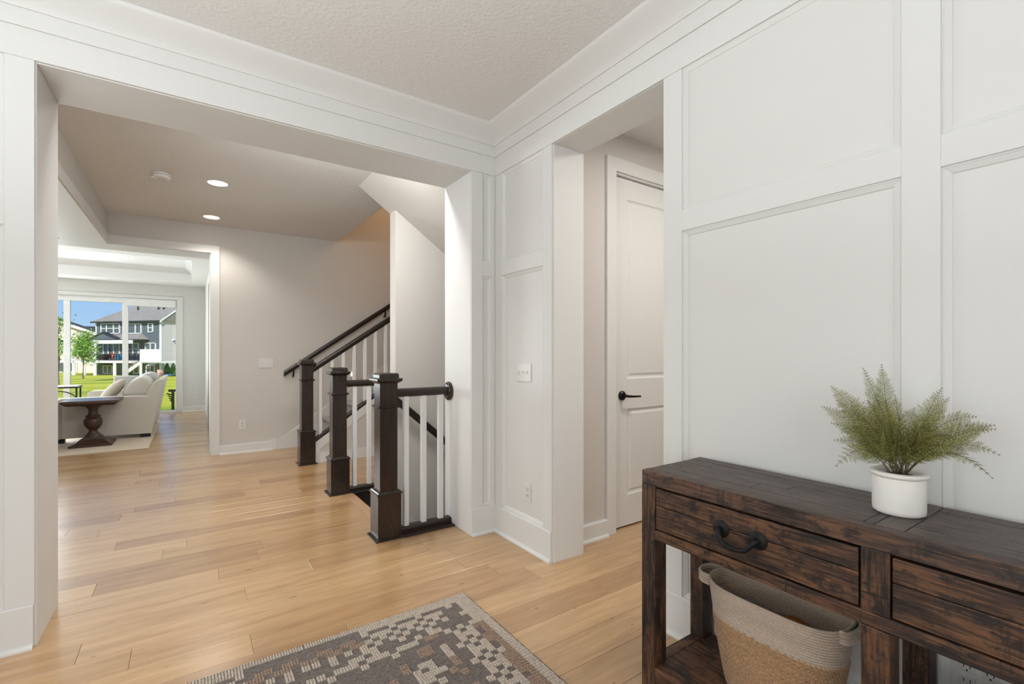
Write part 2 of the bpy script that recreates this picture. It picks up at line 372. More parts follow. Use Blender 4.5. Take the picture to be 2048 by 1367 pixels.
        o = bpy.data.objects.new(name, me); COL.objects.link(o)
        if parent: o.parent = parent
        if bevel:
            b = o.modifiers.new('bevel', 'BEVEL'); b.width = bevel; b.segments = seg; b.limit_method = 'ANGLE'; b.angle_limit = math.radians(40)
        for k, v in props.items(): o[k] = v
        return o
def thing(name, label, cat, loc=(0, 0, 0), group=None):
    o = bpy.data.objects.new(name, None); COL.objects.link(o); o.location = loc; o.empty_display_size = 0.1
    o['label'] = label; o['category'] = cat
    if group: o['group'] = group
    return o
def S(label, cat): return dict(kind='structure', label=label, category=cat)
def T(label, cat, group=None):
    d = dict(label=label, category=cat)
    if group: d['group'] = group
    return d
def copy_tree(o, loc=None, parent=None):
    c = o.copy(); COL.objects.link(c)
    if parent: c.parent = parent
    if loc is not None: c.location = loc
    for ch in list(o.children): copy_tree(ch, None, c)
    return c

H = 2.75
# ================================================================== FLOOR
fl = MB()
fl.box(-5.2, 4.8, -2.1, 3.155, -0.30, -0.016).box(-5.2, 1.16, 3.155, 4.19, -0.30, -0.016).box(-5.2, 4.8, 4.19, 12.1, -0.30, -0.016)
floor = fl.build('floor', 'subfloor', **S('pale oak plank floor running through foyer, hall and living room', 'floor'))
PITCH = 0.1625
JOINTS = {0: [-0.378], 4: [-0.41], 6: [-0.14], 8: [-0.39], 11: [-0.695], 10: [-0.515], -2: [0.215, 1.42], -1: [-0.2]}
def plank(x0, x1, y0, y1):
    g = 0.0006
    MB().box(x0 + g, x1 - g, y0 + g, y1 - g, -0.0155, 0.0).build('plank', 'oak', floor, bevel=0.0006, seg=1, recalc=False)
def row(k, x0, x1):
    y0 = 2.506 + PITCH * k; y1 = y0 + PITCH
    js = sorted(j for j in JOINTS.get(k, []) if x0 + .2 < j < x1 - .2); pts = [x0]
    rng = random.Random(k * 91 + int(x0 * 10)); x = x0 + rng.uniform(0.35, 1.5)
    while x < x1 - 0.25:
        nj = [j for j in js if abs(j - x) < 0.55]
        if nj: x = nj[0]; js.remove(nj[0])
        pts.append(x); x += rng.choice((0.75, 1.0, 1.25, 1.5, 1.7))
    pts.append(x1)
    for a, b in zip(pts, pts[1:]): plank(a, b, y0, y1)
for k in range(-20, 26):
    y0 = 2.506 + PITCH * k
    if 3.0 < y0 < 4.15: row(k, -1.9, 1.098)
    elif y0 < 3.0: row(k, -1.5 if y0 < 1.5 else -1.9, 3.3 if 0.3 < y0 < 2.2 else 1.75 if y0 <= 0.3 else 1.80)
    else: row(k, -1.9, 2.6)
for k in range(26, 58): row(k, -2.5, 0.30)
MB().box(1.098, 1.185, 3.155, 4.19, -0.03, 0.0).build('nosing', stained('oak nosing', (0.40, 0.23, 0.12, 1), (0.52, 0.33, 0.19, 1), 1, 0.35), floor, bevel=0.008)

# ================================================================== PANELLED WALLS OF THE FOYER
# local wall frame: s along the wall, z up, d out into the room
def fA(s, z, d): return (s, 2.763 - d, z)
def fB(s, z, d): return (1.76 - d, s, z)
def wbox(mb, F, s0, s1, z0, z1, d0, d1):
    vs = [F(s, z, d) for d in (d0, d1) for s, z in ((s0, z0), (s1, z0), (s1, z1), (s0, z1))]
    return mb.add(vs, [(3, 2, 1, 0), (4, 5, 6, 7), (0, 1, 5, 4), (1, 2, 6, 5), (2, 3, 7, 6), (3, 0, 4, 7)])
def wsweep(mb, F, s0, s1, prof):
    """profile of (z, d) swept along s"""
    n = len(prof); vs = [F(s0, z, d) for z, d in prof] + [F(s1, z, d) for z, d in prof]
    return mb.add(vs, [tuple(range(n)), tuple(range(2 * n - 1, n - 1, -1))] + [(i, (i + 1) % n, n + (i + 1) % n, n + i) for i in range(n)])
MOULD = [(0.0, 0.0), (0.0, 0.012), (0.004, 0.013), (0.007, 0.0105), (0.016, 0.006), (0.021, 0.0035), (0.023, 0.0)]
def panel_mould(F, s0, s1, z0, z1, parent):
    mb = MB(); k = len(MOULD); vs = []
    for (cs, cz, ds, dz) in ((s0, z0, 1, 1), (s1, z0, -1, 1), (s1, z1, -1, -1), (s0, z1, 1, -1)):
        for t, d in MOULD: vs.append(F(cs + ds * t, cz + dz * t, d))
    fs = [(i * k + j, ((i + 1) % 4) * k + j, ((i + 1) % 4) * k + j + 1, i * k + j + 1) for i in range(4) for j in range(k - 1)]
    mb.add(vs, fs).build('panel_moulding', 'trim', parent)
def wood(F, nm, s0, s1, z0, z1, parent, d=0.018):
    wbox(MB(), F, s0, s1, z0, z1, 0, d).build(nm, 'trim', parent, bevel=0.0012, seg=1)
RAIL = (1.755, 1.845); BASE = 0.182; FRZ = 2.453; LINE2 = 2.578; LINE1 = 2.655
# wall A: cased opening from the foyer to the hall, s = X
wa = MB()
wa.box(-2.2, -0.545, 2.763, 3.13, -0.28, H).box(1.565, 1.76, 2.763, 3.13, -0.28, H).box(-0.545, 1.565, 2.763, 3.13, 2.46, H)
wallA = wa.build('wall_north', 'panel', **S('white panelled wall with the wide cased opening to the hall', 'wall'))
for s0, s1 in ((-0.625, -0.537), (-1.46, -1.375), (1.556, 1.641)): wood(fA, 'stile', s0, s1, BASE, FRZ, wallA)
wood(fA, 'stile', 1.716, 1.742, BASE, FRZ, wallA)
for s0, s1 in ((-1.375, -0.625), (1.641, 1.716), (-2.2, -1.46)):
    wood(fA, 'rail', s0, s1, RAIL[0], RAIL[1], wallA)
    panel_mould(fA, s0, s1, BASE, RAIL[0], wallA); panel_mould(fA, s0, s1, RAIL[1], FRZ, wallA)
wood(fA, 'frieze', -2.2, 1.742, FRZ, LINE2, wallA, 0.021)
wood(fA, 'frieze', -2.2, 1.742, LINE2, LINE1 + .02, wallA, 0.029)
# wall B: console wall with the doorway, s = Y
wb = MB()
wb.box(1.76, 1.975, -2.1, 1.335, -0.28, H).box(1.76, 1.975, 2.128, 2.763, -0.28, H).box(1.76, 1.975, 1.335, 2.128, 2.46, H)
wallB = wb.build('wall_east', 'panel', **S('white panelled wall behind the dark console with a doorway', 'wall'))
for s0, s1 in ((2.662, 2.745), (2.128, 2.208), (1.247, 1.342), (0.404, 0.493), (-0.439, -0.35), (-1.28, -1.193)): wood(fB, 'stile', s0, s1, BASE, FRZ, wallB)
for s0, s1 in ((2.208, 2.662), (0.493, 1.247), (-0.35, 0.404), (-1.193, -0.439)):
    wood(fB, 'rail', s0, s1, RAIL[0], RAIL[1], wallB)
    panel_mould(fB, s0, s1, BASE, RAIL[0], wallB); panel_mould(fB, s0, s1, RAIL[1], FRZ, wallB)
wood(fB, 'frieze', -2.1, 2.742, FRZ, LINE2, wallB, 0.021)
wood(fB, 'frieze', -2.1, 2.734, LINE2, LINE1 + .02, wallB, 0.029)
# baseboards with a shoe moulding
BP = [(0.0, 0.0), (0.0, 0.038), (0.008, 0.037), (0.016, 0.031), (0.019, 0.023), (0.176, 0.023), (BASE, 0.018), (BASE, 0.0)]
def baseboard(nm, F, s0, s1, label, h=BASE):
    p = [(z if z < .1 else z - BASE + h, d) for z, d in BP]
    return wsweep(MB(), F, s0, s1, p).build(nm, 'trim', **S(label, 'baseboard'))
baseboard('baseboard_north', fA, -2.2, -0.541, 'tall white baseboard left of the wide opening')
baseboard('baseboard_north_corner', fA, 1.556, 1.76, 'short white baseboard between wide opening and room corner')
baseboard('baseboard_east', fB, -2.1, 1.338, 'tall white baseboard behind the dark console')
baseboard('baseboard_east_corner', fB, 2.132, 2.763, 'tall white baseboard between room corner and narrow doorway')
# crown moulding
CR = [(LINE1 - 0.004, 0.029), (LINE1 - 0.004, 0.036), (LINE1 + 0.006, 0.038), (LINE1 + 0.022, 0.052), (LINE1 + 0.045, 0.082), (LINE1 + 0.066, 0.114), (LINE1 + 0.078, 0.134), (LINE1 + 0.085, 0.140), (H, 0.142), (H, 0.029)]
wsweep(MB(), fA, -2.2, 1.73, CR).build('trim_1', 'trim', smooth=True, ang=30, **S('white crown moulding above the wide opening', 'moulding'))
wsweep(MB(), fB, -2.1, 2.734, CR).build('trim_2', 'trim', smooth=True, ang=30, **S('white crown moulding above the console wall', 'moulding'))
# jamb liners
l1 = MB().box(-0.556, -0.532, 2.756, 3.14, 0, 2.47).box(1.554, 1.578, 2.756, 3.14, 0, 2.47).box(-0.532, 1.554, 2.756, 3.14, 2.448, 2.472)
l1.build('trim_3', 'trim', bevel=0.0015, seg=1, **S('smooth white jamb lining of the wide opening', 'jamb'))
l2 = MB().box(1.753, 1.99, 2.120, 2.142, 0, 2.47).box(1.753, 1.99, 1.320, 1.342, 0, 2.47).box(1.753, 1.99, 1.342, 2.120, 2.452, 2.474)
l2.build('trim_4', 'trim', bevel=0.0015, seg=1, **S('smooth white jamb lining of the narrow doorway beside the console', 'jamb'))
# foyer ceiling and the two unseen walls
MB().box(-2.3, 1.80, -2.1, 2.80, H, H + 0.2).build('ceiling', 'ceiling', **S('textured off-white foyer ceiling', 'ceiling'))
MB().box(-2.4, -2.2, -2.1, 3.13, -0.28, H + .1).build('wall_west', 'panel', **S('plain white foyer wall facing the console', 'wall'))
MB().box(-2.4, 1.98, -2.3, -2.1, -0.28, H + .1).build('wall_south', 'panel', **S('plain white foyer wall behind the camera', 'wall'))

# ================================================================== SMALL HALL BEHIND THE DOORWAY, WITH DOOR
cw = MB().box(1.975, 2.392, 2.25, 2.40, -0.28, H + .1).box(3.22, 3.8, 2.25, 2.40, -0.28, H + .1).box(2.392, 3.22, 2.25, 2.40, 2.475, H + .1)
cw.build('wall_closet', 'greige', **S('warm grey wall around the white panelled door', 'wall'))
MB().box(3.6, 3.8, -0.1, 2.25, -0.28, H + .1).box(1.975, 3.8, -0.25, -0.1, -0.28, H + .1).build('wall_side_hall', 'greige', **S('warm grey far walls of the side hall', 'wall'))
MB().box(1.80, 3.8, -0.25, 2.40, H, H + 0.2).build('ceiling_side_hall', 'ceiling', **S('textured ceiling of the side hall', 'ceiling'))
MB().box(2.36, 3.26, 2.45, 2.6, -0.28, H).build('wall_behind_door', 'greige', **S('grey wall of the closet behind the door', 'wall'))
def fC(s, z, d): return (s, 2.25 - d, z)
baseboard('baseboard_closet', fC, 1.985, 2.311, 'white baseboard beside the panelled door casing', 0.112)
ca = MB()
wbox(ca, fC, 2.311, 2.397, 0, 2.562, 0, 0.018); wbox(ca, fC, 3.215, 3.30, 0, 2.562, 0, 0.018); wbox(ca, fC, 2.397, 3.215, 2.473, 2.562, 0, 0.018)
ca.build('trim_5', 'trim', bevel=0.002, **S('flat white casing around the panelled door', 'casing'))
MB().box(2.392, 2.405, 2.25, 2.37, 0, 2.47).box(3.213, 3.22, 2.25, 2.37, 0, 2.47).box(2.405, 3.213, 2.25, 2.37, 2.462, 2.475).build('trim_6', 'trim', **S('white jamb around the panelled door', 'jamb'))
def door_leaf():
    x0, x1, z0, z1, yf, yb = 2.408, 3.21, 0.012, 2.455, 2.274, 2.310
    holes = [(2.552, 3.066, 1.045, 2.316), (2.552, 3.066, 0.225, 0.834)]
    mb = MB()
    mb.box(x0, holes[0][0], yf, yb, z0, z1).box(holes[0][1], x1, yf, yb, z0, z1)
    for a, b in ((z0, holes[1][2]), (holes[1][3], holes[0][2]), (holes[0][3], z1)): mb.box(holes[0][0], holes[0][1], yf, yb, a, b)
    dr = mb.build('door_1', 'trim', recalc=True, **S('tall white two-panel door with black lever', 'door'))
    for a, b, c, d in holes:
        p = MB(); rings = [(0, yf), (0.010, yf + .010), (0.022, yf + .012), (0.040, yf + .004), (0.046, yf + .004)]
        vs = []
        for t, y in rings: vs += [(a + t, y, c + t), (b - t, y, c + t), (b - t, y, d - t), (a + t, y, d - t)]
        fs = [(i * 4 + j, i * 4 + (j + 1) % 4, (i + 1) * 4 + (j + 1) % 4, (i + 1) * 4 + j) for i in range(len(rings) - 1) for j in range(4)] + [tuple(4 * (len(rings) - 1) + j for j in range(4))]
        p.add(vs, fs).build('door_panel', 'trim', dr)
    hd = MB().lathe([(0.0, 2.252), (0.022, 2.253), (0.032, 2.262), (0.034, 2.275)], 2.495, 0.930, 24, 'y')
    hdl = hd.build('door_handle', 'bronze', dr, smooth=True)
    MB().tube([(2.495, 2.275, .93), (2.495, 2.236, .93), (2.512, 2.214, .928), (2.545, 2.208, .926), (2.615, 2.208, .924)], [.013, .011, .009, .008, .007], 10).build('lever', 'bronze', hdl, smooth=True)
    MB().box(2.4062, 2.4082, 2.268, 2.275, 0.90, 0.96).build('latch_plate', 'bronze', dr)
door_leaf()
lamp('AREA', 'side_hall_lamp', (2.75, 1.1, H - 0.03), 26, (1.0, 0.94, 0.88), 0.5)

# ================================================================== HALL
# far wall with the cased opening to the living room
hw = MB().box(0.212, 1.66, 6.65, 7.02, -0.28, H + .2).box(-5.2, 0.212, 6.65, 7.02, 2.423, H + .2).box(1.66, 4.8, 6.65, 7.02, -0.28, 5.6)
hw.build('wall_hall', 'greige', **S('warm grey hall wall behind the stairs and around the living room opening', 'wall'))
def fH(s, z, d): return (s, 6.65 - d, z)
ca = MB(); wbox(ca, fH, 0.204, 0.293, 0, 2.507, 0, 0.018); wbox(ca, fH, -3.2, 0.204, 2.417, 2.507, 0, 0.018)
ca.build('trim_7', 'trim', bevel=0.002, **S('white casing around the living room opening', 'casing'))
MB().box(0.196, 0.214, 6.645, 7.03, 0, 2.42).box(-5.1, 0.214, 6.645, 7.03, 2.408, 2.425).build('trim_8', 'trim', **S('white jamb lining of the living room opening', 'jamb'))
def hall_base(nm, a, b, lab): return baseboard(nm, fH, a, b, lab, 0.108)
hall_base('baseboard_hall', 0.293, 0.862, 'white baseboard on the hall wall under the outlet')
# dropped header over the opening on the hall's left
MB().box(-1.09, -0.74, 3.13, 6.65, 2.41, H + .1).build('wall_header', 'greige', **S('dropped warm grey header along the left side of the hall', 'wall'))
MB().box(-0.74, -0.722, 3.13, 6.65, 2.405, 2.497).box(-1.108, -1.09, 3.13, 6.65, 2.405, 2.497).build('trim_9', 'trim', bevel=0.002, **S('white casing along the dropped hall header', 'casing'))
MB().box(-1.095, -0.735, 3.13, 6.65, 2.398, 2.412).build('trim_10', 'trim', **S('white soffit lining under the dropped hall header', 'soffit'))
MB().box(-5.2, 1.66, 3.13, 6.65, H, H + 0.2).build('ceiling_hall', 'ceiling', **S('textured grey hall ceiling with two recessed lights', 'ceiling'))
MB().box(-5.4, -5.2, 2.9, 12.1, -0.28, H + .3).build('wall_far_west', 'living_wall', **S('pale wall at the far end of the left rooms', 'wall'))
MB().box(-5.2, -2.2, 3.0, 3.13, -0.28, H + .1).build('wall_dining', 'greige', **S('grey wall of the room left of the hall', 'wall'))

# ---- stairwell shell
MB().box(1.56, 4.8, 4.17, 4.31, -2.7, 5.6).build('wall_stair', 'greige', **S('warm grey wall between the two stair flights', 'wall'))
sl = 0.69; x0 = 1.268
MB().prism([(x0, H - .004), (4.6, H - .004 - sl * (4.6 - x0)), (4.8, 2.2), (4.8, 2.9), (x0 + .2, 2.9), (x0, 2.9)], 'y', 3.13, 4.31).build('ceiling_stair', 'greige', **S('sloping ceiling over the basement stairs', 'ceiling'))
MB().box(4.8, 5.0, 3.0, 7.02, -2.7, 5.6).box(1.56, 4.8, 4.31, 4.33, H, 5.6).box(1.64, 1.66, 4.31, 6.65, H + .2, 5.6).build('wall_stairwell', 'greige', **S('warm grey upper walls of the stairwell', 'wall'))
MB().box(1.5, 5.0, 4.1, 7.02, 5.5, 5.7).build('ceiling_stairwell', 'ceiling', **S('ceiling high above the stairs', 'ceiling'))
MB().box(1.76, 4.8, 3.0, 3.155, -2.7, H).box(1.16, 1.76, 3.0, 3.155, -2.7, -0.28).box(1.06, 1.16, 3.0, 4.31, -2.7, -0.03).box(1.0, 5, 3.0, 4.3, -2.8, -2.6).build('wall_basement', 'greige', **S('grey walls of the basement stairwell', 'wall'))
bs = thing('basement_stairs', 'carpeted basement stairs going down behind the nearest newel post', 'stairs', (1.2, 3.66, -2.6))
for i in range(12):
    xa = 1.185 + 0.24 * i; zt = -0.195 * (i + 1)
    MB().box(xa, xa + 0.262, 3.158, 4.168, zt - 0.04, zt).build('tread', 'carpet', bs, bevel=.008)
    MB().box(xa - 0.002, xa + 0.02, 3.158, 4.168, zt, zt + .16).build('riser', 'trim', bs)
MB().prism([(1.56, -0.19), (4.0, -0.19 - .80 * 2.44), (4.0, -0.45 - .80 * 2.44), (1.56, -0.45)], 'y', 4.150, 4.168).build('skirt_board', 'trim', bs)
hr = thing('basement_handrail', 'dark handrail sloping down along the basement stair wall', 'handrail', (1.6, 4.1, 0.7))
def sloped_rail(mb, xa, za, xb, zb, yc, w=0.058, h=0.062):
    n = 14; prof = []
    for i in range(n):
        a = 2 * PI * i / n; ca, sa = math.cos(a), math.sin(a)
        prof.append((math.copysign(abs(ca) ** .75, ca) * w / 2, math.copysign(abs(sa) ** .75, sa) * h / 2))
    vs = [(xa, yc + p, za + q) for p, q in prof] + [(xb, yc + p, zb + q) for p, q in prof]
    return mb.add(vs, [tuple(range(n)), tuple(range(2 * n - 1, n - 1, -1))] + [(i, (i + 1) % n, n + (i + 1) % n, n + i) for i in range(n)])
sloped_rail(MB(), 1.44, 0.765 + .87 * .14, 3.2, 0.765 - 0.87 * 1.62, 4.09, .055, .082).build('rail', 'espresso_rail', hr, smooth=True, ang=50)
for xx in (2.4,): MB().tube([(xx, 4.168, .54 - .87 * (xx - 1.72)), (xx, 4.13, .55 - .87 * (xx - 1.72)), (xx, 4.09, .60 - .87 * (xx - 1.72))], .008).build('bracket', 'bronze', hr)

# ---- newel posts
def newel(cx, cy, label, block=0.295, band=0.872, cap=1.035):
    t = thing('newel_post', label, 'newel post', (cx, cy, 0))
    MB().square_lathe([(0.097, 0.0), (0.097, 0.010), (0.084, 0.014)], cx, cy).build('plinth', 'espresso', t)
    MB().square_lathe([(0.079, 0.008), (0.079, block)], cx, cy).build('base_block', 'espresso', t, bevel=.002, seg=1)
    MB().square_lathe([(0.079, block - .002), (0.086, block), (0.086, block + .008), (0.079, block + .012), (0.075, block + .018), (0.068, block + .022), (0.060, block + .026)], cx, cy).build('base_cap', 'espresso', t)
    MB().square_lathe([(0.060, block + .01), (0.060, cap + .01)], cx, cy).build('shaft', 'espresso', t, bevel=.002, seg=1)
    MB().square_lathe([(0.060, band - .012), (0.066, band - .010), (0.074, band - .003), (0.074, band + .004), (0.064, band + .010), (0.060, band + .012)], cx, cy).build('band', 'espresso', t)
    MB().square_lathe([(0.060, cap - .012), (0.063, cap - .006), (0.076, cap + .002), (0.086, cap + .010), (0.086, cap + .024), (0.078, cap + .027), (0.067, cap + .028), (0.067, cap + .048), (0.064, cap + .056), (0.056, cap + .060)], cx, cy).build('cap', 'espresso', t, bevel=.0015, seg=1)
    return t
newel(1.085, 3.080, 'nearest dark newel post, with the rail ending on the white jamb')
newel(1.075, 4.275, 'middle dark newel post of three, beside the basement stair opening', 0.30, 0.870, 1.040)
newel(1.065, 5.585, 'farthest dark newel post, at the foot of the upward stairs', 0.355, 0.928, 1.095)
def guard(label, xa, xb, yc, xs, rosette):
    t = thing('balustrade', label, 'balustrade', ((xa + xb) / 2, yc, 0))
    sloped_rail(MB(), xa, .958, xb, .958, yc, .060, .060).build('handrail', 'espresso_rail', t, smooth=True, ang=50)
    MB().box(xa + .038, xb, yc - .096, yc + .085, 0.0005, 0.011).build('shoe_plate', 'espresso_rail', t, bevel=.002, seg=1)
    MB().prism([(yc - .04, .010), (yc - .04, .034), (yc - .032, .043), (yc - .02, .047), (yc + .02, .047), (yc + .032, .043), (yc + .04, .034), (yc + .04, .010)], 'x', xa + .0195, xb).build('shoe_rail', 'espresso_rail', t)
    for x in xs: MB().box(x - .017, x + .017, yc - .017, yc + .017, .044, .935).build('baluster', 'trim', t, bevel=.0015, seg=1)
    if rosette:
        MB().lathe([(0.0, xb - .030), (.030, xb - .029), (.050, xb - .024), (.055, xb - .018), (.066, xb - .012), (.068, xb - .0005)], yc, .953, 32, 'x').build('rosette', 'espresso', t, smooth=True, ang=30)
guard('short level balustrade with three white balusters and round rosette on the jamb', 1.1455, 1.5535, 3.070, (1.222, 1.352, 1.482), True)
guard('level balustrade behind the nearest newel, ending at the stair wall', 1.1355, 1.5595, 4.24, (1.208, 1.337, 1.466), False)

# ---- stairs going up
us = thing('upward_stairs', 'carpeted stairs climbing to the right behind the farthest newel', 'stairs', (1.2, 6.1, 0))
for i in range(11):
    xa = 1.20 + 0.28 * i; zt = 0.19 * (i + 1)
    MB().box(xa - 0.03, xa + 0.282, 5.625, 6.62, zt - .04, zt).build('tread', 'carpet', us, bevel=.012)
    MB().box(xa - 0.005, xa + 0.02, 5.625, 6.62, zt - .19, zt - .04).build('riser', 'carpet', us)
SLP = 0.679
MB().prism([(0.905, 0.0), (0.905, .108), (0.925, .112), (4.3, .112 + SLP * 3.375), (4.3, -.30 + SLP * 3.375), (1.40, 0.0)], 'y', 6.628, 6.649).build('skirt_board', 'trim', us, bevel=.002, seg=1)
MB().box(0.862, 0.907, 6.622, 6.649, 0, .128).build('skirt_block', 'trim', us, bevel=.002, seg=1)
MB().prism([(1.146, 0), (1.146, .226), (4.2, .226 + .69 * 3.054), (4.2, .146 + .69 * 3.054), (1.19, .146), (1.19, 0)], 'y', 5.545, 5.62).build('stringer', 'trim', us)
MB().prism([(1.15, 0), (1.15, .205), (4.2, .205 + .69 * 3.05), (4.2, 0)], 'y', 5.552, 5.612).build('stair_panel', 'greige', us)
MB().prism([(1.19, 0), (1.19, .108), (4.2, .108), (4.2, 0)], 'y', 5.532, 5.552).build('stair_base', 'trim', us)
sb = thing('sloped_balustrade', 'sloped dark balustrade with white balusters beside the upward stairs', 'balustrade', (1.2, 5.58, 0))
sloped_rail(MB(), 1.1255, 1.041, 4.1, 1.037 + .672 * 2.98, 5.58, .060, .078).build('handrail', 'espresso_rail', sb, smooth=True, ang=50)
sloped_rail(MB(), 1.1445, .255, 4.1, .252 + .69 * 2.96, 5.58, .085, .045).build('shoe_rail', 'espresso_rail', sb, smooth=True, ang=50)
for i in range(12):
    x = 1.208 + .1255 * i
    MB().box(x - .017, x + .017, 5.563, 5.597, .262 + .69 * (x - 1.14), 1.03 + .672 * (x - 1.12)).build('baluster', 'trim', sb, bevel=.0015, seg=1)
wr = thing('wall_handrail', 'dark wall-mounted handrail climbing the warm grey stair wall', 'handrail', (1.0, 6.57, .9))
sloped_rail(MB(), 0.985, 0.960, 4.1, .960 + SLP * 3.115, 6.575, .055, .075).build('rail', 'espresso_rail', wr, smooth=True, ang=50)
for xx in (1.10, 2.31, 3.4):
    zz = .925 + SLP * (xx - .985)
    MB().tube([(xx, 6.575, zz), (xx, 6.58, zz - .05), (xx, 6.60, zz - .075), (xx, 6.648, zz - .08)], .010).build('bracket', 'bronze', wr, smooth=True)
nl = thing('step_light', 'small lit light on the stair wall beside the balusters', 'light', (1.86, 6.64, .93))
MB().box(1.82, 1.90, 6.640, 6.6495, .88, .985).build('plate', 'plastic', nl, bevel=.003)
MB().box(1.845, 1.875, 6.634, 6.641, .905, .955).build('lens', 'step_glow', nl)
lamp('POINT', 'stairwell_lamp', (3.0, 5.9, 4.2), 40, (1.0, 0.62, 0.34), 0.15)

# ---- wall plates
def plate(name, label, cat, F, s, z, w, h, kind, gang=1):
    t = thing(name, label, cat, F(s, z, 0))
    wbox(MB(), F, s - w / 2, s + w / 2, z - h / 2, z + h / 2, 0.0005, 0.006).build('face_plate', 'plastic', t, bevel=.002, seg=2)
    for g in range(gang):
        sg = s + (g - (gang - 1) / 2) * 0.046
        if kind == 'outlet':
            for dz in (-.0195, .0195):
                rc = wbox(MB(), F, sg - .0165, sg + .0165, z + dz - .014, z + dz + .014, .0055, .0085).build('socket', 'plastic_dim', t, bevel=.004, seg=2)
                sg_ = MB()
                for ds in (-.0065, .0065): wbox(sg_, F, sg + ds - .001, sg + ds + .001, z + dz - .001, z + dz + .008, .0082, .0088)
                wbox(sg_, F, sg - .002, sg + .002, z + dz - .0095, z + dz - .0055, .0082, .0088)
                sg_.build('slot', 'gap', rc)
        else:
            wbox(MB(), F, sg - .005, sg + .005, z - .012, z + .012, .0055, .008).build('toggle_slot', 'plastic_dim', t)
            wbox(MB(), F, sg - .0035, sg + .0035, z, z + .008, .007, .018).build('toggle', 'plastic', t, bevel=.001, seg=1)
    return t
plate('outlet', 'white outlet low on the panelled wall beside the narrow doorway', 'outlet', fB, 2.385, .350, .072, .115, 'outlet')
plate('light_switch', 'white triple switch plate on the panelled wall beside the doorway', 'switch', fB, 2.428, 1.105, .160, .115, 'switch', 3)
plate('light_switch', 'white triple switch plate on the warm grey hall wall', 'switch', fH, .79, 1.098, .165, .118, 'switch', 3)
plate('outlet', 'white outlet low on the warm grey hall wall', 'outlet', fH, .532, .343, .072, .115, 'outlet')
plate('outlet', 'white double outlet under the console beside its rear post', 'outlet', fB, .329, .352, .118, .118, 'outlet', 2)

# ---- ceiling fittings
def downlight(x, y, label, z=H, r=.088):
    t = thing('recessed_light', label, 'ceiling light', (x, y, z))
    MB().lathe([(r - .014, z - .0005), (r - .010, z - .004), (r, z - .004), (r + .006, z - .0005)], x, y, 36).build('trim_ring', 'plastic', t, smooth=True)
    MB().lathe([(0.0, z - .0022), (r - .012, z - .0022), (r - .012, z - .0012), (0, z - .0012)], x, y, 36).build('lens', 'lamp_glow', t)
    return t
downlight(0.203, 4.957, 'lit recessed ceiling light nearest the smoke detector')
downlight(0.205, 3.674, 'recessed ceiling light hidden above the wide opening')
downlight(0.197, 6.240, 'lit recessed ceiling light nearer the grey hall wall')
lamp('AREA', 'added_hall_fill', (0.85, 3.26, 2.64), 25, (1.0, 0.99, 0.97), 0.9, 0.14, aim=(0.85, 4.7, 0.3))  # added light hidden behind the header for the stair wall, no fixture
lamp('SPOT', 'hall_downlight_lamp', (0.205, 3.674, H - .03), 26, (1.0, 0.97, 0.92), .08, aim=(0.205, 3.674, 0), spot=2.8)
lamp('SPOT', 'hall_downlight_lamp', (0.203, 4.957, H - .03), 38, (1.0, 0.96, 0.90), .08, aim=(0.203, 4.957, 0), spot=2.3)
lamp('SPOT', 'hall_downlight_lamp', (0.197, 6.24, H - .03), 36, (1.0, 0.95, 0.88), .08, aim=(0.197, 6.24, 0), spot=2.3)
sd = thing('smoke_detector', 'white round smoke detector on the hall ceiling', 'smoke detector', (-.205, 4.98, H))
MB().lathe([(.070, H - .0005), (.072, H - .010), (.068, H - .014)], -.205, 4.98, 36).build('mount', 'plastic', sd, smooth=True)
MB().lathe([(.062, H - .012), (.062, H - .020)], -.205, 4.98, 36).build('vent_gap', 'gap', sd)
MB().lathe([(.066, H - .016), (.068, H - .030), (.064, H - .038), (.050, H - .043), (.030, H - .044), (.029, H - .0425), (.022, H - .0425), (.020, H - .0445), (0, H - .0445)], -.205, 4.98, 36).build('cover', 'plastic', sd, smooth=True, ang=28)

# ================================================================== LIVING ROOM
LZ = 2.615; LY = 11.893
lw = MB().box(-.13, .45, LY, LY + .2, -.5, 3.1).box(-5.2, -.13, LY, LY + .2, 2.385, 3.1).box(-5.2, -4.0, LY, LY + .2, -.5, 2.385)
lw.build('wall_living', 'living_wall', **S('pale grey living room wall around the glass doors', 'wall'))
MB().box(.262, .45, 7.02, LY, -.28, 3.1).build('wall_living_side', 'living_wall', **S('pale grey right-hand wall of the living room', 'wall'))
def fL(s, z, d): return (s, LY - d, z)
ca = MB(); wbox(ca, fL, -.226, -.124, 0, 2.379, 0, .018); wbox(ca, fL, -4.0, -.226, 2.31, 2.379, 0, .018)
ca.build('trim_11', 'trim', bevel=.002, **S('white casing around the living room glass doors', 'casing'))
baseboard('baseboard_living', fL, -.124, .262, 'white baseboard right of the glass doors', .105)
def fR(s, z, d): return (.262 - d, s, z)
ca = MB(); wbox(ca, fR, 8.3, 8.40, 0, 2.45, 0, .018); wbox(ca, fR, 9.3, 9.40, 0, 2.45, 0, .018); wbox(ca, fR, 8.4, 9.3, 2.36, 2.45, 0, .018)
ca.build('trim_12', 'trim', **S('white casing on the right-hand living room wall', 'casing'))
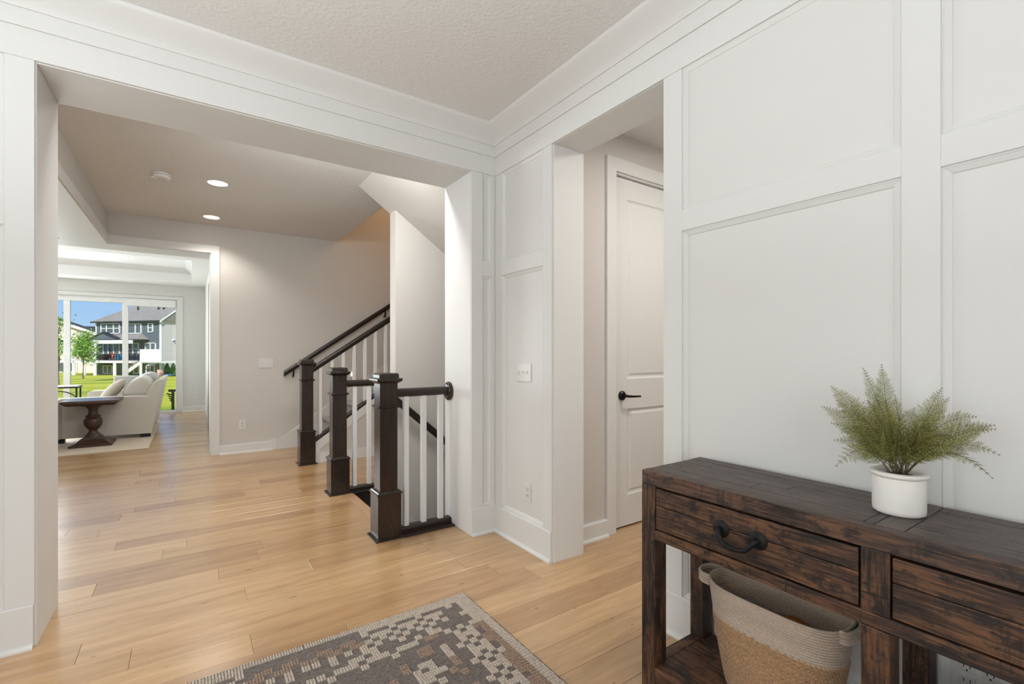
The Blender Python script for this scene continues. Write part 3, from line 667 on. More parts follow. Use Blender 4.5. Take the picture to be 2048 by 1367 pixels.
# tray ceiling
TX0, TX1, TY0, TY1, TZ = -3.6, .02, 8.55, 11.40, 2.90
ct = MB().box(-5.2, .3, 7.02, TY0, LZ, 3.1).box(-5.2, .3, TY1, LY, LZ, 3.1).box(TX1, .3, TY0, TY1, LZ, 3.1).box(-5.2, TX0, TY0, TY1, LZ, 3.1).box(TX0, TX1, TY0, TY1, TZ, 3.1)
ct.build('ceiling_living', 'ceil_white', **S('white tray ceiling of the living room', 'ceiling'))
cp = [(0, TZ), (0, TZ - .10), (.012, TZ - .095), (.035, TZ - .06), (.07, TZ - .03), (.09, TZ - .012), (.10, TZ)]
cm = MB()
for F in (lambda p, q, t: (t, TY1 - p, q), lambda p, q, t: (t, TY0 + p, q)): cm.prism(cp, None, TX0, TX1, F)
for F in (lambda p, q, t: (TX1 - p, t, q), lambda p, q, t: (TX0 + p, t, q)): cm.prism(cp, None, TY0, TY1, F)
cm.build('trim_13', 'trim', smooth=True, **S('white crown moulding inside the tray ceiling', 'moulding'))
downlight(-.95, 10.55, 'recessed light in the living room tray ceiling', TZ, .075)
plate('outlet', 'white outlet low on the wall right of the glass doors', 'outlet', fL, .143, .333, .07, .115, 'outlet')
# glass doors
gd = thing('door_2', 'wide sliding glass doors to the back yard', 'glass door', (-1.5, LY, 0)); gd['kind'] = 'structure'
YD0, YD1 = LY + .02, LY + .10
fr = MB().box(-4.0, -.226, YD0, YD1, 2.205, 2.32).box(-4.0, -.226, YD0, YD1, 0.0, .04).box(-.246, -.226, YD0, YD1, 0.04, 2.205)
fr.build('frame', 'vinyl', gd, bevel=.003, seg=1)
MB().box(-1.06, -.245, LY - .005, LY + .05, 2.155, 2.30).build('shade_cassette', 'vinyl', gd, bevel=.006)
for xa, xb in ((-1.945, -1.856), (-1.102, -1.010), (-2.86, -2.77)): MB().box(xa, xb, YD0 + .003, YD1 - .003, .03, 2.2049).build('mullion', 'vinyl', gd, bevel=.003, seg=1)
for xa, xb in ((-4.0, -2.86), (-2.77, -1.945), (-1.856, -1.102), (-1.010, -.246)): MB().box(xa, xb, YD0 + .036, YD0 + .042, .04, 2.206).build('pane', 'glass', gd)
# sofa facing left, seen from its arm side
lv = thing('loveseat', 'oatmeal linen loveseat seen from its side, by the glass doors', 'sofa', (-.9, 9.35, 0.012))
arm = [(-1.36, .075), (-.462, .062), (-.40, .42), (-.322, .832), (-.338, .845), (-.40, .825), (-.452, .765), (-.490, .680), (-.502, .606), (-.80, .610), (-1.30, .612), (-1.36, .585)]
near_arm = [(x - .17 if x < -1.2 else x, z) for x, z in arm]
for ya, yb, pr_ in ((8.56, 8.74, near_arm), (10.06, 10.24, arm)): MB().prism(pr_, 'y', ya, yb).build('arm', 'linen', lv, bevel=.02, seg=3, smooth=True, ang=60)
MB().prism([(-.66, .30), (-.464, .075), (-.325, .83), (-.35, .845), (-.46, .78), (-.58, .50)], 'y', 8.74, 10.06).build('backrest', 'linen', lv, bevel=.02, seg=3, smooth=True, ang=60)
MB().box(-1.34, -.47, 8.74, 10.06, .09, .32).build('seat_base', 'linen', lv, bevel=.015)
from mathutils import Euler
for yc in (9.07, 9.73): MB().blob((-.98, yc, .40), (.38, .32, .095), (5, 3)).build('seat_cushion', 'linen', lv, smooth=True, ang=180)
def cushion(mb, prof, y0, y1, pinch=.80, n=12):
    """stuffed cushion: a closed (x, z) outline swept along y, drawn in towards both ends"""
    cx_ = sum(p[0] for p in prof) / len(prof); cz_ = sum(p[1] for p in prof) / len(prof); k = len(prof); vs = []
    for i in range(n + 1):
        v = -1 + 2 * i / n; sc = pinch + (1 - pinch) * (1 - abs(v) ** 3.5)
        for x, z in prof: vs.append((cx_ + (x - cx_) * sc, y0 + (y1 - y0) * i / n, cz_ + (z - cz_) * sc))
    return mb.add(vs, [(i * k + j, i * k + (j + 1) % k, (i + 1) * k + (j + 1) % k, (i + 1) * k + j) for i in range(n) for j in range(k)] + [tuple(range(k - 1, -1, -1)), tuple(n * k + j for j in range(k))])
CUSH = [(-.825, .585), (-.835, .64), (-.79, .735), (-.72, .82), (-.64, .875), (-.57, .885), (-.51, .865), (-.475, .80), (-.455, .71), (-.45, .62), (-.47, .565), (-.64, .555)]
for ya, yb, nm, dx, dz in ((8.745, 9.39, 'linen', 0, 0), (9.40, 10.055, 'linen_grey', .045, .035)):
    cu = cushion(MB(), [(x + dx, z + dz) for x, z in CUSH], ya, yb).build('back_cushion', nm, lv, smooth=True, ang=180)
    sm = cu.modifiers.new('soft', 'SUBSURF'); sm.levels = 2; sm.render_levels = 2
for xx, yy in ((-.535, 8.62), (-1.45, 8.62), (-.535, 10.18), (-1.28, 10.18)): MB().box(xx - .06, xx + .06, yy - .035, yy + .035, .013, .075).build('foot', 'black_metal', lv)
o = MB().blob((-.945, 9.0, .662), (.225, .22, .080), (3.0, 2.0), Euler((0.0, math.radians(-50), .10)), 28, 14, .45).build('throw_pillow', 'pillow_tan', smooth=True, ang=180, **T('tan throw pillow leaning on the loveseat back cushion', 'pillow'))
# second sofa, mostly hidden by the opening's left jamb
s2 = thing('sofa', 'oatmeal linen sofa, mostly hidden behind the opening jamb, left of the side table', 'sofa', (-2.4, 8.2, .012))
MB().prism([(7.72, .09), (8.51, .09), (8.51, .58), (8.46, .615), (8.05, .615), (7.95, .70), (7.85, .82), (7.70, .82), (7.68, .60)], 'x', -1.56, -1.40).build('arm', 'linen', s2, bevel=.02, seg=3, smooth=True, ang=60)
MB().prism([(7.70, .09), (8.05, .30), (7.92, .80), (7.70, .84)], 'x', -3.4, -1.56).build('backrest', 'linen', s2, bevel=.02, seg=3)
MB().box(-3.4, -1.56, 7.80, 8.50, .09, .34).build('seat_base', 'linen', s2, bevel=.015)
for xc in (-2.0, -2.9): MB().blob((xc, 8.22, .42), (.44, .29, .10), (5, 3)).build('seat_cushion', 'linen', s2, smooth=True, ang=180)
for xx in (-1.50, -3.3):
    for yy in (7.78, 8.44): MB().box(xx - .05, xx + .05, yy - .04, yy + .04, .013, .09).build('foot', 'black_metal', s2)
# armchair beyond
ac = thing('armchair', 'light grey armchair with a square back, beyond the loveseat', 'armchair', (-.75, 11.0, .012))
MB().box(-1.15, -.60, 11.10, 11.26, .10, .80).build('backrest', 'linen_grey', ac, bevel=.03, seg=3)
MB().box(-1.13, -.62, 10.56, 11.10, .10, .42).build('seat', 'linen_grey', ac, bevel=.04, seg=3)
for xa, xb in ((-1.20, -1.10), (-.65, -.55)): MB().box(xa, xb, 10.52, 11.22, .08, .58).build('arm', 'linen_grey', ac, bevel=.03, seg=3)
for xx in (-1.12, -.62):
    for yy in (10.6, 11.15): MB().lathe([(.018, .013), (.022, .10)], xx, yy, 12).build('leg', 'black_metal', ac)
MB().box(-3.6, -.44, 7.59, 10.9, .0005, .011).build('area_rug', 'rug_beige', bevel=.004, **T('plain beige area rug under the loveseat and side table', 'rug'))
# pedestal side table
st = thing('pedestal_table', 'dark wood pedestal side table with turned urn base beside the loveseat', 'side table', (-1.06, 8.28, .012))
cx, cy = -1.062, 8.28; hw, hd = .215, .22
def slab(z0, z1, a0, b0, a1, b1): return MB().hexa([(cx - a0, cy - b0), (cx + a0, cy - b0), (cx + a0, cy + b0), (cx - a0, cy + b0)], z0, z1, [(cx - a1, cy - b1), (cx + a1, cy - b1), (cx + a1, cy + b1), (cx - a1, cy + b1)])
slab(.012, .038, hw, hd, hw, hd).build('plinth', 'table_wood', st, bevel=.004)
slab(.038, .085, hw - .02, hd - .02, .13, .13).build('base_moulding', 'table_wood', st)
slab(.085, .118, .10, .10, .095, .095).build('collar', 'table_wood', st, bevel=.004)
MB().lathe([(.09, .118), (.085, .13), (.07, .15), (.052, .175), (.044, .20), (.05, .215), (.072, .235), (.092, .275), (.098, .31), (.092, .345), (.075, .372), (.068, .378), (.080, .384), (.080, .396), (.062, .402), (.050, .43), (.047, .46), (.056, .49), (.08, .515), (.085, .53)], cx, cy, 36).build('urn_column', 'table_wood', st, smooth=True, ang=40)
slab(.528, .548, .105, .105, .12, .12).build('top_support', 'table_wood', st, bevel=.003)
slab(.546, .578, .235, .235, .275, .27).build('apron', 'table_wood', st, bevel=.003)
slab(.578, .612, .285, .28, .285, .28).build('tabletop', 'table_top', st, bevel=.006)
# black metal table by the window
bt = thing('metal_table', 'black metal side table with an arched stretcher, by the glass doors', 'side table', (-1.9, 11.35, 0))
MB().box(-2.22, -1.64, 11.15, 11.55, .628, .645).build('tabletop', 'ceramic', bt, bevel=.003)
MB().box(-2.23, -1.63, 11.14, 11.56, .605, .628).build('top_frame', 'black_metal', bt)
for xx in (-2.20, -1.655):
    for yy in (11.17, 11.53): MB().box(xx - .012, xx + .012, yy - .012, yy + .012, 0.001, .61).build('leg', 'black_metal', bt)
MB().tube([(-2.19 + .265 * (1 - math.cos(PI * i / 12)), 11.17, .40 + .16 * math.sin(PI * i / 12)) for i in range(13)], .009).build('arch', 'black_metal', bt)
MB().box(-2.20, -1.655, 11.16, 11.18, .385, .405).build('stretcher', 'black_metal', bt)
# ceiling light of the living room: none seen

# ================================================================== CONSOLE TABLE
XF, XB = 1.362, 1.719; Y0, Y1 = -.272, 1.145
co = thing('console_table', 'long reclaimed dark wood console with iron drawer pulls, against the panelled wall', 'console table', (1.54, .436, 0))
PY = ((1.087, 1.145), (.407, .466), (-.272, -.214))
for ya, yb in PY:
    for xa, xb in ((XF, XF + .066), (XB - .066, XB)):
        pm = MB()
        if ya > .3 and yb < .6: pm.box(xa, xb, ya, yb, .601, .756).box(xa, xb, ya, yb, .112, .566).box(xa, xb, ya, yb, .0005, .060)
        else: pm.box(xa, xb, ya, yb, 0.0005, .756)
        pm.build('post', 'old_z', co, bevel=.003)
# top: planks in a frame, with a cross block in the middle
ZT0, ZT1 = .756, .806
def topb(xa, xb, ya, yb, m='old_top', dz=0.0): MB().box(xa + .0007, xb - .0007, ya + .0007, yb - .0007, ZT0, ZT1 + dz).build('top_board', m, co, bevel=.0022, seg=2)
M['old_edge'] = reclaimed('reclaimed pine front edge', 1, 1.0, 0.45, 0.25)  # slight grey again: some of the sheen painted into the front board
topb(XF, 1.402, Y0, Y1, 'old_edge')
xs = [1.402, 1.462, 1.530, 1.598, 1.660, XB]
rng = random.Random(3)
for i, (xa, xb) in enumerate(zip(xs, xs[1:])):
    if i in (1, 2):
        cut = (0.80, 0.72)[i - 1]
        topb(xa, xb, cut, Y1, 'old_top', rng.uniform(-.001, .0005)); topb(xa, xb, .474, cut, 'old_top', rng.uniform(-.001, .0005))
    else: topb(xa, xb, .474, Y1, 'old_top', rng.uniform(-.001, .0005))
    topb(xa, xb, Y0, .391, 'old_top', rng.uniform(-.001, .0005))
topb(1.402, XB, .452, .474, 'old_topx'); topb(1.402, XB, .391, .452, 'old_topx')
# rails, drawers
for ya, yb in ((.466, 1.087), (-.214, .407)): pass
MB().box(XF + .0005, XF + .05, -.214, 1.087, .566, .601).build('front_rail', 'old_y', co, bevel=.003)
MB().box(XB - .05, XB - .0005, -.214, 1.087, .566, .601).build('back_rail', 'old_y', co, bevel=.003)
for ya, yb in ((1.10, 1.132), (-.259, -.227)): MB().box(XF + .066, XB - .066, ya, yb, .566, .757).build('end_panel', 'old_x', co, bevel=.002)
MB().box(XB - .03, XB - .012, Y0 + .05, Y1 - .05, .60, .757).build('back_panel', 'old_y', co)
MB().box(XF + .05, XB - .05, Y0 + .045, Y1 - .045, .570, .585).build('drawer_floor', 'old_y', co)
for ya, yb in ((.466, 1.087), (-.214, .407)):
    MB().box(XF + .030, XF + .034, ya, yb, .60, .757).build('drawer_recess', 'gap', co)
def drawer(ya, yb):
    zl, zm, zh = .606, .690, .749
    d = MB().box(XF + .002, XF + .028, ya + .005, yb - .004, zl, zm - .0006).box(XF + .002, XF + .028, ya + .005, yb - .004, zm + .0006, zh).build('drawer', 'old_y', co, bevel=.0025)
    yc = (ya + yb) / 2; L, Rr = yc + .058, yc - .058
    for y in (L, Rr):
        MB().lathe([(0.0, XF - .007), (.012, XF - .007), (.020, XF - .004), (.0265, XF - .001), (.0265, XF + .003)], y, .685, 24, 'x').build('pull_plate', 'iron', d, smooth=True)
        for dz in (-.018, .018): MB().lathe([(0, XF - .006), (.003, XF - .005), (.004, XF - .001)], y, .685 + dz, 8, 'x').build('screw', 'iron', d)
    prof = [(0, 0, 0), (.014, 0, -.001), (.022, .004, -.004), (.026, .012, -.016), (.029, .022, -.030), (.031, .034, -.0335), (.032, .047, -.036), (.032, .058, -.0365)]
    half = [(XF - x, L - y, .685 + z) for x, y, z in prof]
    pts = half + [(x, 2 * yc - y, z) for x, y, z in reversed(half[:-1])]
    rad = [.011, .0105, .009, .0078, .0072, .0072, .0076, .0078]
    MB().tube(pts, rad + rad[:-1][::-1], 12).build('bail', 'iron', d, smooth=True, ang=80)
drawer(.466, 1.087); drawer(-.214, .407)
# bottom shelf
MB().box(XF + .0005, XF + .045, -.214, 1.087, .060, .112).build('bottom_rail', 'old_y', co, bevel=.003)
MB().box(XB - .045, XB - .0005, -.214, 1.087, .060, .112).build('bottom_rail', 'old_y', co, bevel=.003)
for ya, yb in ((1.095, 1.137), (-.264, -.222)): MB().box(XF + .066, XB - .066, ya, yb, .060, .114).build('shelf_end', 'old_x', co, bevel=.003)
sx = [XF + .045, 1.462, 1.530, 1.598, XB - .045]
for xa, xb in zip(sx, sx[1:]): MB().box(xa + .0008, xb - .0008, -.222, 1.095, .088, .112).build('shelf_board', 'old_y', co, bevel=.002)

# ================================================================== BASKET
def se(a, b, n, t):
    c, s = math.cos(t), math.sin(t)
    return math.copysign(abs(c) ** (2 / n), c) * a, math.copysign(abs(s) ** (2 / n), s) * b
BX, BY, ZB, ZR = 1.548, .760, .1135, .440
def basket_ring(f):
    """half axes (y, x) and centre shift at height fraction f"""
    e = f ** .8
    return .150 + .060 * e, .082 + .008 * e, 2.3 + .9 * f
def rim_lift(t, f): return .014 * abs(math.cos(t)) ** 4 * f ** 3
def coil(mb, f, r, n=72, braid=0, ph=0.0):
    a, b, p = basket_ring(f); pts = []; rs = []
    for i in range(n):
        t = 2 * PI * i / n; y, x = se(a, b, p, t); w = math.sin(braid * t + ph) if braid else 0.0
        k = 1 + .004 * w
        pts.append((BX + x * k, BY + y * k, ZB + (ZR - ZB) * f + rim_lift(t, f) + .0006 * math.cos(braid * t + ph) * (braid > 0))); rs.append(r * (1 + .13 * w))
    return mb.tube(pts, rs, 6, True)
bk = thing('basket', 'woven seagrass basket with pale jute band and loop handles on the console shelf', 'basket', (BX, BY, ZB))
ft = .675
lo = MB(); nlo = 27
for i in range(nlo): coil(lo, .02 + (ft - .03) * i / (nlo - 1), .0060, 320, 64, PI * (i % 2) + .4 * i)
lo.build('woven_body', 'hyacinth', bk, smooth=True, recalc=False, ang=180)
hi = MB(); nh = 14
for i in range(nh): coil(hi, ft + (1 - ft) * i / (nh - 1), .0043, 90)
hi.build('cord_band', 'jute', bk, smooth=True, recalc=False, ang=180)
ins = MB(); vs = []; nn = 64; fk = [0.0, .2, .4, .6, .8, .99]
for f in fk:
    a, b, p = basket_ring(f)
    for i in range(nn):
        t = 2 * PI * i / nn; y, x = se(a - .002, b - .002, p, t); vs.append((BX + x, BY + y, ZB + .006 + (ZR - ZB - .006) * f + rim_lift(t, f)))
ins.add(vs, [(j * nn + i, j * nn + (i + 1) % nn, (j + 1) * nn + (i + 1) % nn, (j + 1) * nn + i) for j in range(len(fk) - 1) for i in range(nn)] + [tuple(range(nn))])
ins.build('lining', 'hyacinth', bk, smooth=True, recalc=False, ang=60)
for sgn in (1, -1):
    hb = MB(); ye = BY + sgn * .205; ex = .052 if sgn > 0 else .020
    for lay in range(4):
        pts = [(BX + .052 * math.cos(PI * i / 14), ye + sgn * (ex * math.sin(PI * i / 14) ** .7 if 0 < i < 14 else -.006), ZR + .013 - .0095 * lay) for i in range(15)]
        hb.tube(pts, .0052, 6)
    hb.build('loop_handle', 'jute', bk, smooth=True, recalc=False, ang=180)
MB().blob((1.592, .725, .345), (.043, .043, .040), (2, 2)).build('orange_ball', 'orange', smooth=True, ang=180, **T('dull orange ball lying inside the woven basket', 'ball'))
MB().blob((1.56, .76, .235), (.065, .13, .07), (2.6, 2.4)).build('folded_blanket', 'pillow_tan', smooth=True, ang=180, **T('brown blanket bundled in the bottom of the woven basket', 'blanket'))
# second basket, its rim just showing under the right drawer
M['felt'] = fabric('dark grey felt', (0.10, 0.09, 0.085, 1), (0.20, 0.185, 0.17, 1))
b2 = thing('basket', 'grey felt-like basket under the second drawer, only its rim showing', 'basket', (1.54, .19, .1135))
gb = MB(); n2 = 26
for i in range(n2):
    f = i / (n2 - 1); z = .121 + .272 * f; a, b = .150 + .02 * f, .095 + .012 * f
    gb.tube([(1.54 + se(a, b, 2.6, 2 * PI * k / 64)[1], .165 + se(a, b, 2.6, 2 * PI * k / 64)[0], z) for k in range(64)], .0062, 6, True)
gb.build('coiled_body', 'felt', b2, smooth=True, recalc=False, ang=180)
MB().lathe([(0, .116), (.10, .116), (.10, .125), (0, .125)], 1.54, .165, 32, ry=1.4).build('base', 'felt', b2)

# ================================================================== POT AND FERN
PX, PYY, PZ = 1.562, .4475, ZT1 + .0005
pt = thing('crock', 'white stoneware crock with a rolled rim on the console top', 'pot', (PX, PYY, PZ))
R0 = .0572
MB().lathe([(0, PZ), (R0 - .006, PZ), (R0 - .001, PZ + .004), (R0, PZ + .012), (R0, PZ + .094), (R0 - .001, PZ + .0965), (R0 + .004, PZ + .099), (R0 + .0065, PZ + .104), (R0 + .005, PZ + .109), (R0, PZ + .111), (R0 - .008, PZ + .1105), (R0 - .012, PZ + .107), (R0 - .0125, PZ + .07), (0, PZ + .07)], PX, PYY, 64).build('body', 'ceramic', pt, smooth=True, ang=50)
fe = thing('fern', 'artificial green fern with arching lacy fronds in the white crock', 'plant', (PX, PYY, PZ + .075))
soil = MB(); soil.lathe([(.0435, PZ + .072), (.0435, PZ + .097), (.03, PZ + .100), (.012, PZ + .104), (0, PZ + .105)], PX, PYY, 32); soil.build('moss_filler', 'soil', fe, smooth=True)
def frond(tip, bow, width, seed, npin=14, twist=0.0, basej=.018):
    rg = random.Random(seed); base = Vector((PX + rg.uniform(-basej, basej), PYY + rg.uniform(-basej, basej), PZ + .100)); tip = Vector(tip)
    ctrl = base.lerp(tip, .48) + Vector(bow); L = (tip - base).length
    def P(t): return base * (1 - t) ** 2 + ctrl * 2 * t * (1 - t) + tip * t * t
    def D(t): return ((ctrl - base) * (1 - t) + (tip - ctrl) * t).normalized()
    hint = Vector((-.62, -.42, .66)); hint.rotate(Euler((twist, twist * .6, twist * .4)))
    lf = MB(); stem = MB().tube([P(i / 10) for i in range(11)], [.0010 - .0006 * i / 10 for i in range(11)], 5)
    npin = max(10, int(L / .0108))
    for i in range(npin):
        t = .16 + .83 * i / (npin - 1); o = P(t); d = D(t); sd = d.cross(hint).normalized(); nrm = sd.cross(d).normalized()
        prof = math.sin(min(1, (t - .10) / .35) * PI / 2) * (1 - max(0, (t - .2) / .80) ** 1.8) + .06
        plen = max(.004, width * prof * rg.uniform(.85, 1.1))
        for sg in (1, -1):
            dirp = (sd * sg * .88 + d * .48 + nrm * rg.uniform(-.25, .12)).normalized(); q = dirp.cross(nrm).normalized(); npn = max(1, int(plen / .0042))
            up2 = q.cross(dirp).normalized()
            stem.tube([o, o + dirp * plen * .95], [.00055, .00025], 3)
            for j in range(npn + 1):
                u = (j + .5) / (npn + .5); b0 = o + dirp * plen * u
                ll = .0080 * (1 - .6 * u) * min(1, plen / .028 + .18); wd = min(.0025, ll * .5)
                for s2 in ((1, -1) if j < npn else (0,)):
                    e1 = (q * s2 + dirp * .75).normalized(); w1 = e1.cross(up2).normalized() * wd * .5
                    m1 = b0 + e1 * ll * .6 + up2 * rg.uniform(-.0012, .0012)
                    lf.add([b0, m1 + w1, b0 + e1 * ll, m1 - w1], [(0, 1, 2, 3)])
    s = stem.build('frond', 'fern_stem', fe, recalc=False)
    lf.build('leaflets', 'fern', s, recalc=False, kind='stuff')
tips = [(1770, 800, 1.46, .03, .06), (1750, 790, 1.58, .03, .06), (1800, 830, 1.46, .04, .06), (1710, 825, 1.50, .05, .06), (1870, 860, 1.56, .06, .06), (1726, 735, 1.585, .03, .060), (1763, 728, 1.625, .03, .068), (1662, 772, 1.60, .05, .070), (1643, 812, 1.57, .06, .055), (1674, 800, 1.52, .05, .060), (1662, 845, 1.49, .05, .062), (1668, 880, 1.53, .06, .055),
        (1672, 932, 1.47, .11, .062), (1700, 905, 1.45, .06, .060), (1884, 775, 1.57, .04, .062), (1898, 795, 1.62, .05, .060), (1953, 833, 1.545, .09, .060), (1990, 850, 1.60, .07, .060), (1992, 858, 1.52, .07, .060),
        (2000, 910, 1.585, .10, .058), (1986, 957, 1.50, .12, .060), (1700, 800, 1.66, .05, .055), (1735, 800, 1.50, .05, .062), (1790, 790, 1.53, .04, .060), (1830, 815, 1.66, .05, .058), (1850, 850, 1.47, .05, .062), (1900, 870, 1.46, .07, .060),
        (1760, 850, 1.44, .05, .060), (1815, 870, 1.44, .05, .060), (1705, 850, 1.68, .06, .052), (1880, 905, 1.66, .07, .055), (1925, 900, 1.50, .08, .058), (1730, 880, 1.47, .06, .058), (1690, 855, 1.56, .06, .06), (1860, 830, 1.56, .05, .06), (1780, 830, 1.60, .03, .06), (1840, 880, 1.52, .05, .06)]
for i, (u, v, x, up, wd) in enumerate(tips):
    p = onX(u, v, x); frond(p, (0, 0, up), wd * .70, 100 + i, 14, random.Random(i).uniform(-.7, .7))

# ================================================================== FOYER RUG
RX, RY, RW, RL = 1.150, 2.112, 1.524, 2.44
rg_ = thing('patterned_rug', 'charcoal rug with cream and tan block pattern on the foyer floor', 'rug', (RX - RW / 2, RY - RL / 2, 0))
MB().box(RX - RW + .004, RX - .004, RY - RL + .004, RY - .004, .0005, .007).build('pile', 'rug_dark', rg_, bevel=.002, seg=1)
bd = MB().box(RX - RW, RX, RY - .005, RY, .0005, .008).box(RX - RW, RX, RY - RL, RY - RL + .005, .0005, .008).box(RX - .005, RX, RY - RL, RY, .0005, .008).box(RX - RW, RX - RW + .005, RY - RL, RY, .0005, .008)
bd.build('binding', 'rug_edge', rg_)
def rug_cell(i, j, p, q):
    """0 charcoal, 1 cream, 2 tan"""
    r = random.Random(i * 131 + j * 17)
    if j == 0: return 1 if r.random() < .96 else 2
    if i <= 1: return 1
    if j == 1 and i < 18: return 1
    if i == 2: return 1 if q < 27.5 else 2
    if i == 3 and q > 27.5 and r.random() < .45: return 2
    if j < 7 and i > 5:
        c = j - 4; m = i % 4
        if i >= 18 and (i // 18) % 2 == 1:
            if j in (2,): return 0
            if j in (3, 4): return 0 if (i + j) % 3 == 0 else 2
            if j == 5: return 1 if i % 2 == 0 else 0
            if j == 6: return 1 if i % 4 == 2 else 0
            return 0
        if c == 0: return 0 if i % 2 == 0 else 1
        if abs(c) == 1: return 0 if m == 1 or (c == 1 and m == 3) else 1
        if abs(c) == 2: return 1 if m == 1 else 0
        return 0
    if j >= 8 and 3 <= i <= 7:
        c = i - 5; m = j % 4
        if c == 0: return 0 if j % 2 == 1 else 1
        if abs(c) == 1: return 0 if m == 0 else 1
        if abs(c) == 2: return 1 if m == 0 else (2 if c == -2 and r.random() < .25 else 0)
    if j < 8: return 0 if r.random() < .8 else 1
    if j == 8: return 2 if i in (9, 10) else (1 if i >= 12 and i % 4 != 3 else 0)
    if j == 9: return 1 if i >= 12 and i % 4 == 3 else 0
    if j in (10, 11) and i in (11, 12): return 2
    if j in (11, 12, 13) and i == 9: return 1
    ii, jj = i % 8, j % 6
    if j >= 12 and i > 8:
        if (ii, jj) in ((4, 1), (5, 1), (4, 2), (6, 2), (4, 3), (5, 3), (6, 3), (3, 3), (5, 4), (6, 4), (4, 5)): return 1
        if (ii, jj) in ((7, 0), (7, 1), (1, 2), (1, 3), (2, 4), (1, 5)): return 2
    return 0
cream, tan = MB(), MB(); NI, NJ = int(RW * 100 / 3.1 / 2) + 1, int(RL * 100 / 3.0 / 2) + 1
rr = random.Random(11)
def loop(mb, xa, xb, ya, yb):
    h = .0125 + rr.uniform(-.0012, .0012); t = .0022; z0 = .006
    mb.add([(xa, ya, z0), (xb, ya, z0), (xb, yb, z0), (xa, yb, z0), (xa + t, ya + t, h), (xb - t, ya + t, h), (xb - t, yb - t, h), (xa + t, yb - t, h)], [(4, 5, 6, 7), (0, 1, 5, 4), (1, 2, 6, 5), (2, 3, 7, 6), (3, 0, 4, 7)])
for mi in (0, 1):
    for mj in (0, 1):
        for i in range(NI):
            for j in range(NJ):
                pa, pb = max(.5, (i - .5) * 3.1), (i + .5) * 3.1; qa, qb = max(.5, j * 3.0), (j + 1) * 3.0
                pb = min(pb, RW * 50); qb = min(qb, RL * 50)
                if pb - pa < .4 or qb - qa < .4: continue
                c = rug_cell(i, j, (pa + pb) / 2, (qa + qb) / 2)
                if not c: continue
                mb = cream if c == 1 else tan; np_ = max(1, round((pb - pa) / 1.03)); nq = max(1, round((qb - qa) / 1.5))
                for a in range(np_):
                    for b in range(nq):
                        p0 = pa + (pb - pa) * a / np_ + .035; p1 = pa + (pb - pa) * (a + 1) / np_ - .035; q0 = qa + (qb - qa) * b / nq + .02; q1 = qa + (qb - qa) * (b + 1) / nq - .02
                        X0, X1 = (RX - p1 / 100, RX - p0 / 100) if mi == 0 else (RX - RW + p0 / 100, RX - RW + p1 / 100)
                        Ya, Yb = (RY - q1 / 100, RY - q0 / 100) if mj == 0 else (RY - RL + q0 / 100, RY - RL + q1 / 100)
                        loop(mb, X0, X1, Ya, Yb)
cream.build('cream_loops', 'rug_cream', rg_, recalc=False, kind='stuff')
tan.build('tan_loops', 'rug_tan', rg_, recalc=False, kind='stuff')

# ================================================================== BACK YARD
gm = MB(); nx, ny = 40, 60; vs = []
def gz(x, y):
    t = min(1, max(0, (y - 22) / 50)); return -1.0 - .85 * t + .06 * math.sin(x * .21 + y * .13)
for j in range(ny + 1):
    y = 12.3 + 120 * (j / ny) ** 1.5
    for i in range(nx + 1):
        x = -70 + 130 * i / nx; vs.append((x, y, gz(x, y)))
gm.add(vs, [(j * (nx + 1) + i, j * (nx + 1) + i + 1, (j + 1) * (nx + 1) + i + 1, (j + 1) * (nx + 1) + i) for j in range(ny) for i in range(nx)])
gm.build('ground', 'lawn', smooth=True, ang=180, **S('sunlit yellow-green lawn behind the house', 'lawn'))
MB().box(-6, 3, 12.1, 12.3, -1.6, -.02).build('trim_14', 'concrete', **S('outer wall under the glass doors', 'wall'))
# neighbour's house in its own frame: s along the garden front, f out from it, z up
HC = Vector((-3.191, 77.404, 0)); E1 = Vector((.663, -.749, 0)); E2 = Vector((.749, .663, 0)); GZ = -1.85
def HP(s, f, z): p = HC + E1 * s - E2 * f; return (p.x, p.y, z)
def fac(u, v, off=0.0):
    d = ray(u, v); P0 = HC - E2 * off; t = (P0.x * E2.x + P0.y * E2.y) / (d[0] * E2.x + d[1] * E2.y)
    return ((d[0] * t - P0.x) * E1.x + (d[1] * t - P0.y) * E1.y, CAM_H + d[2] * t)
def hbox(mb, s0, s1, f0, f1, z0, z1):
    vs = [HP(s, f, z) for z in (z0, z1) for s, f in ((s0, f0), (s1, f0), (s1, f1), (s0, f1))]
    return mb.add(vs, [(3, 2, 1, 0), (4, 5, 6, 7), (0, 1, 5, 4), (1, 2, 6, 5), (2, 3, 7, 6), (3, 0, 4, 7)])
SW, EV, DEP = -11.35, 5.38, 10.5
nb = thing('house', 'slate blue neighbouring house with grey roof and white raised deck', 'house', HP(-5.5, -4, GZ))
hbox(MB(), SW, -.02, -DEP, 0, GZ - .3, EV).build('wall', 'siding_blue', nb)
sw = MB(); sw.add([HP(.0, 0.01, GZ - .3), HP(.0, -DEP, GZ - .3), HP(.0, -DEP, EV), HP(.0, -DEP / 2, EV + 4.0), HP(.0, .01, EV), HP(.06, 0.01, GZ - .3), HP(.06, -DEP, GZ - .3), HP(.06, -DEP, EV), HP(.06, -DEP / 2, EV + 4.0), HP(.06, .01, EV)],
                  [(0, 1, 2, 3, 4), (9, 8, 7, 6, 5), (0, 5, 6, 1), (1, 6, 7, 2), (2, 7, 8, 3), (3, 8, 9, 4), (4, 9, 5, 0)])
sw.build('gable_wall', 'siding_light', nb)
ro = MB(); rp = EV + 4.15
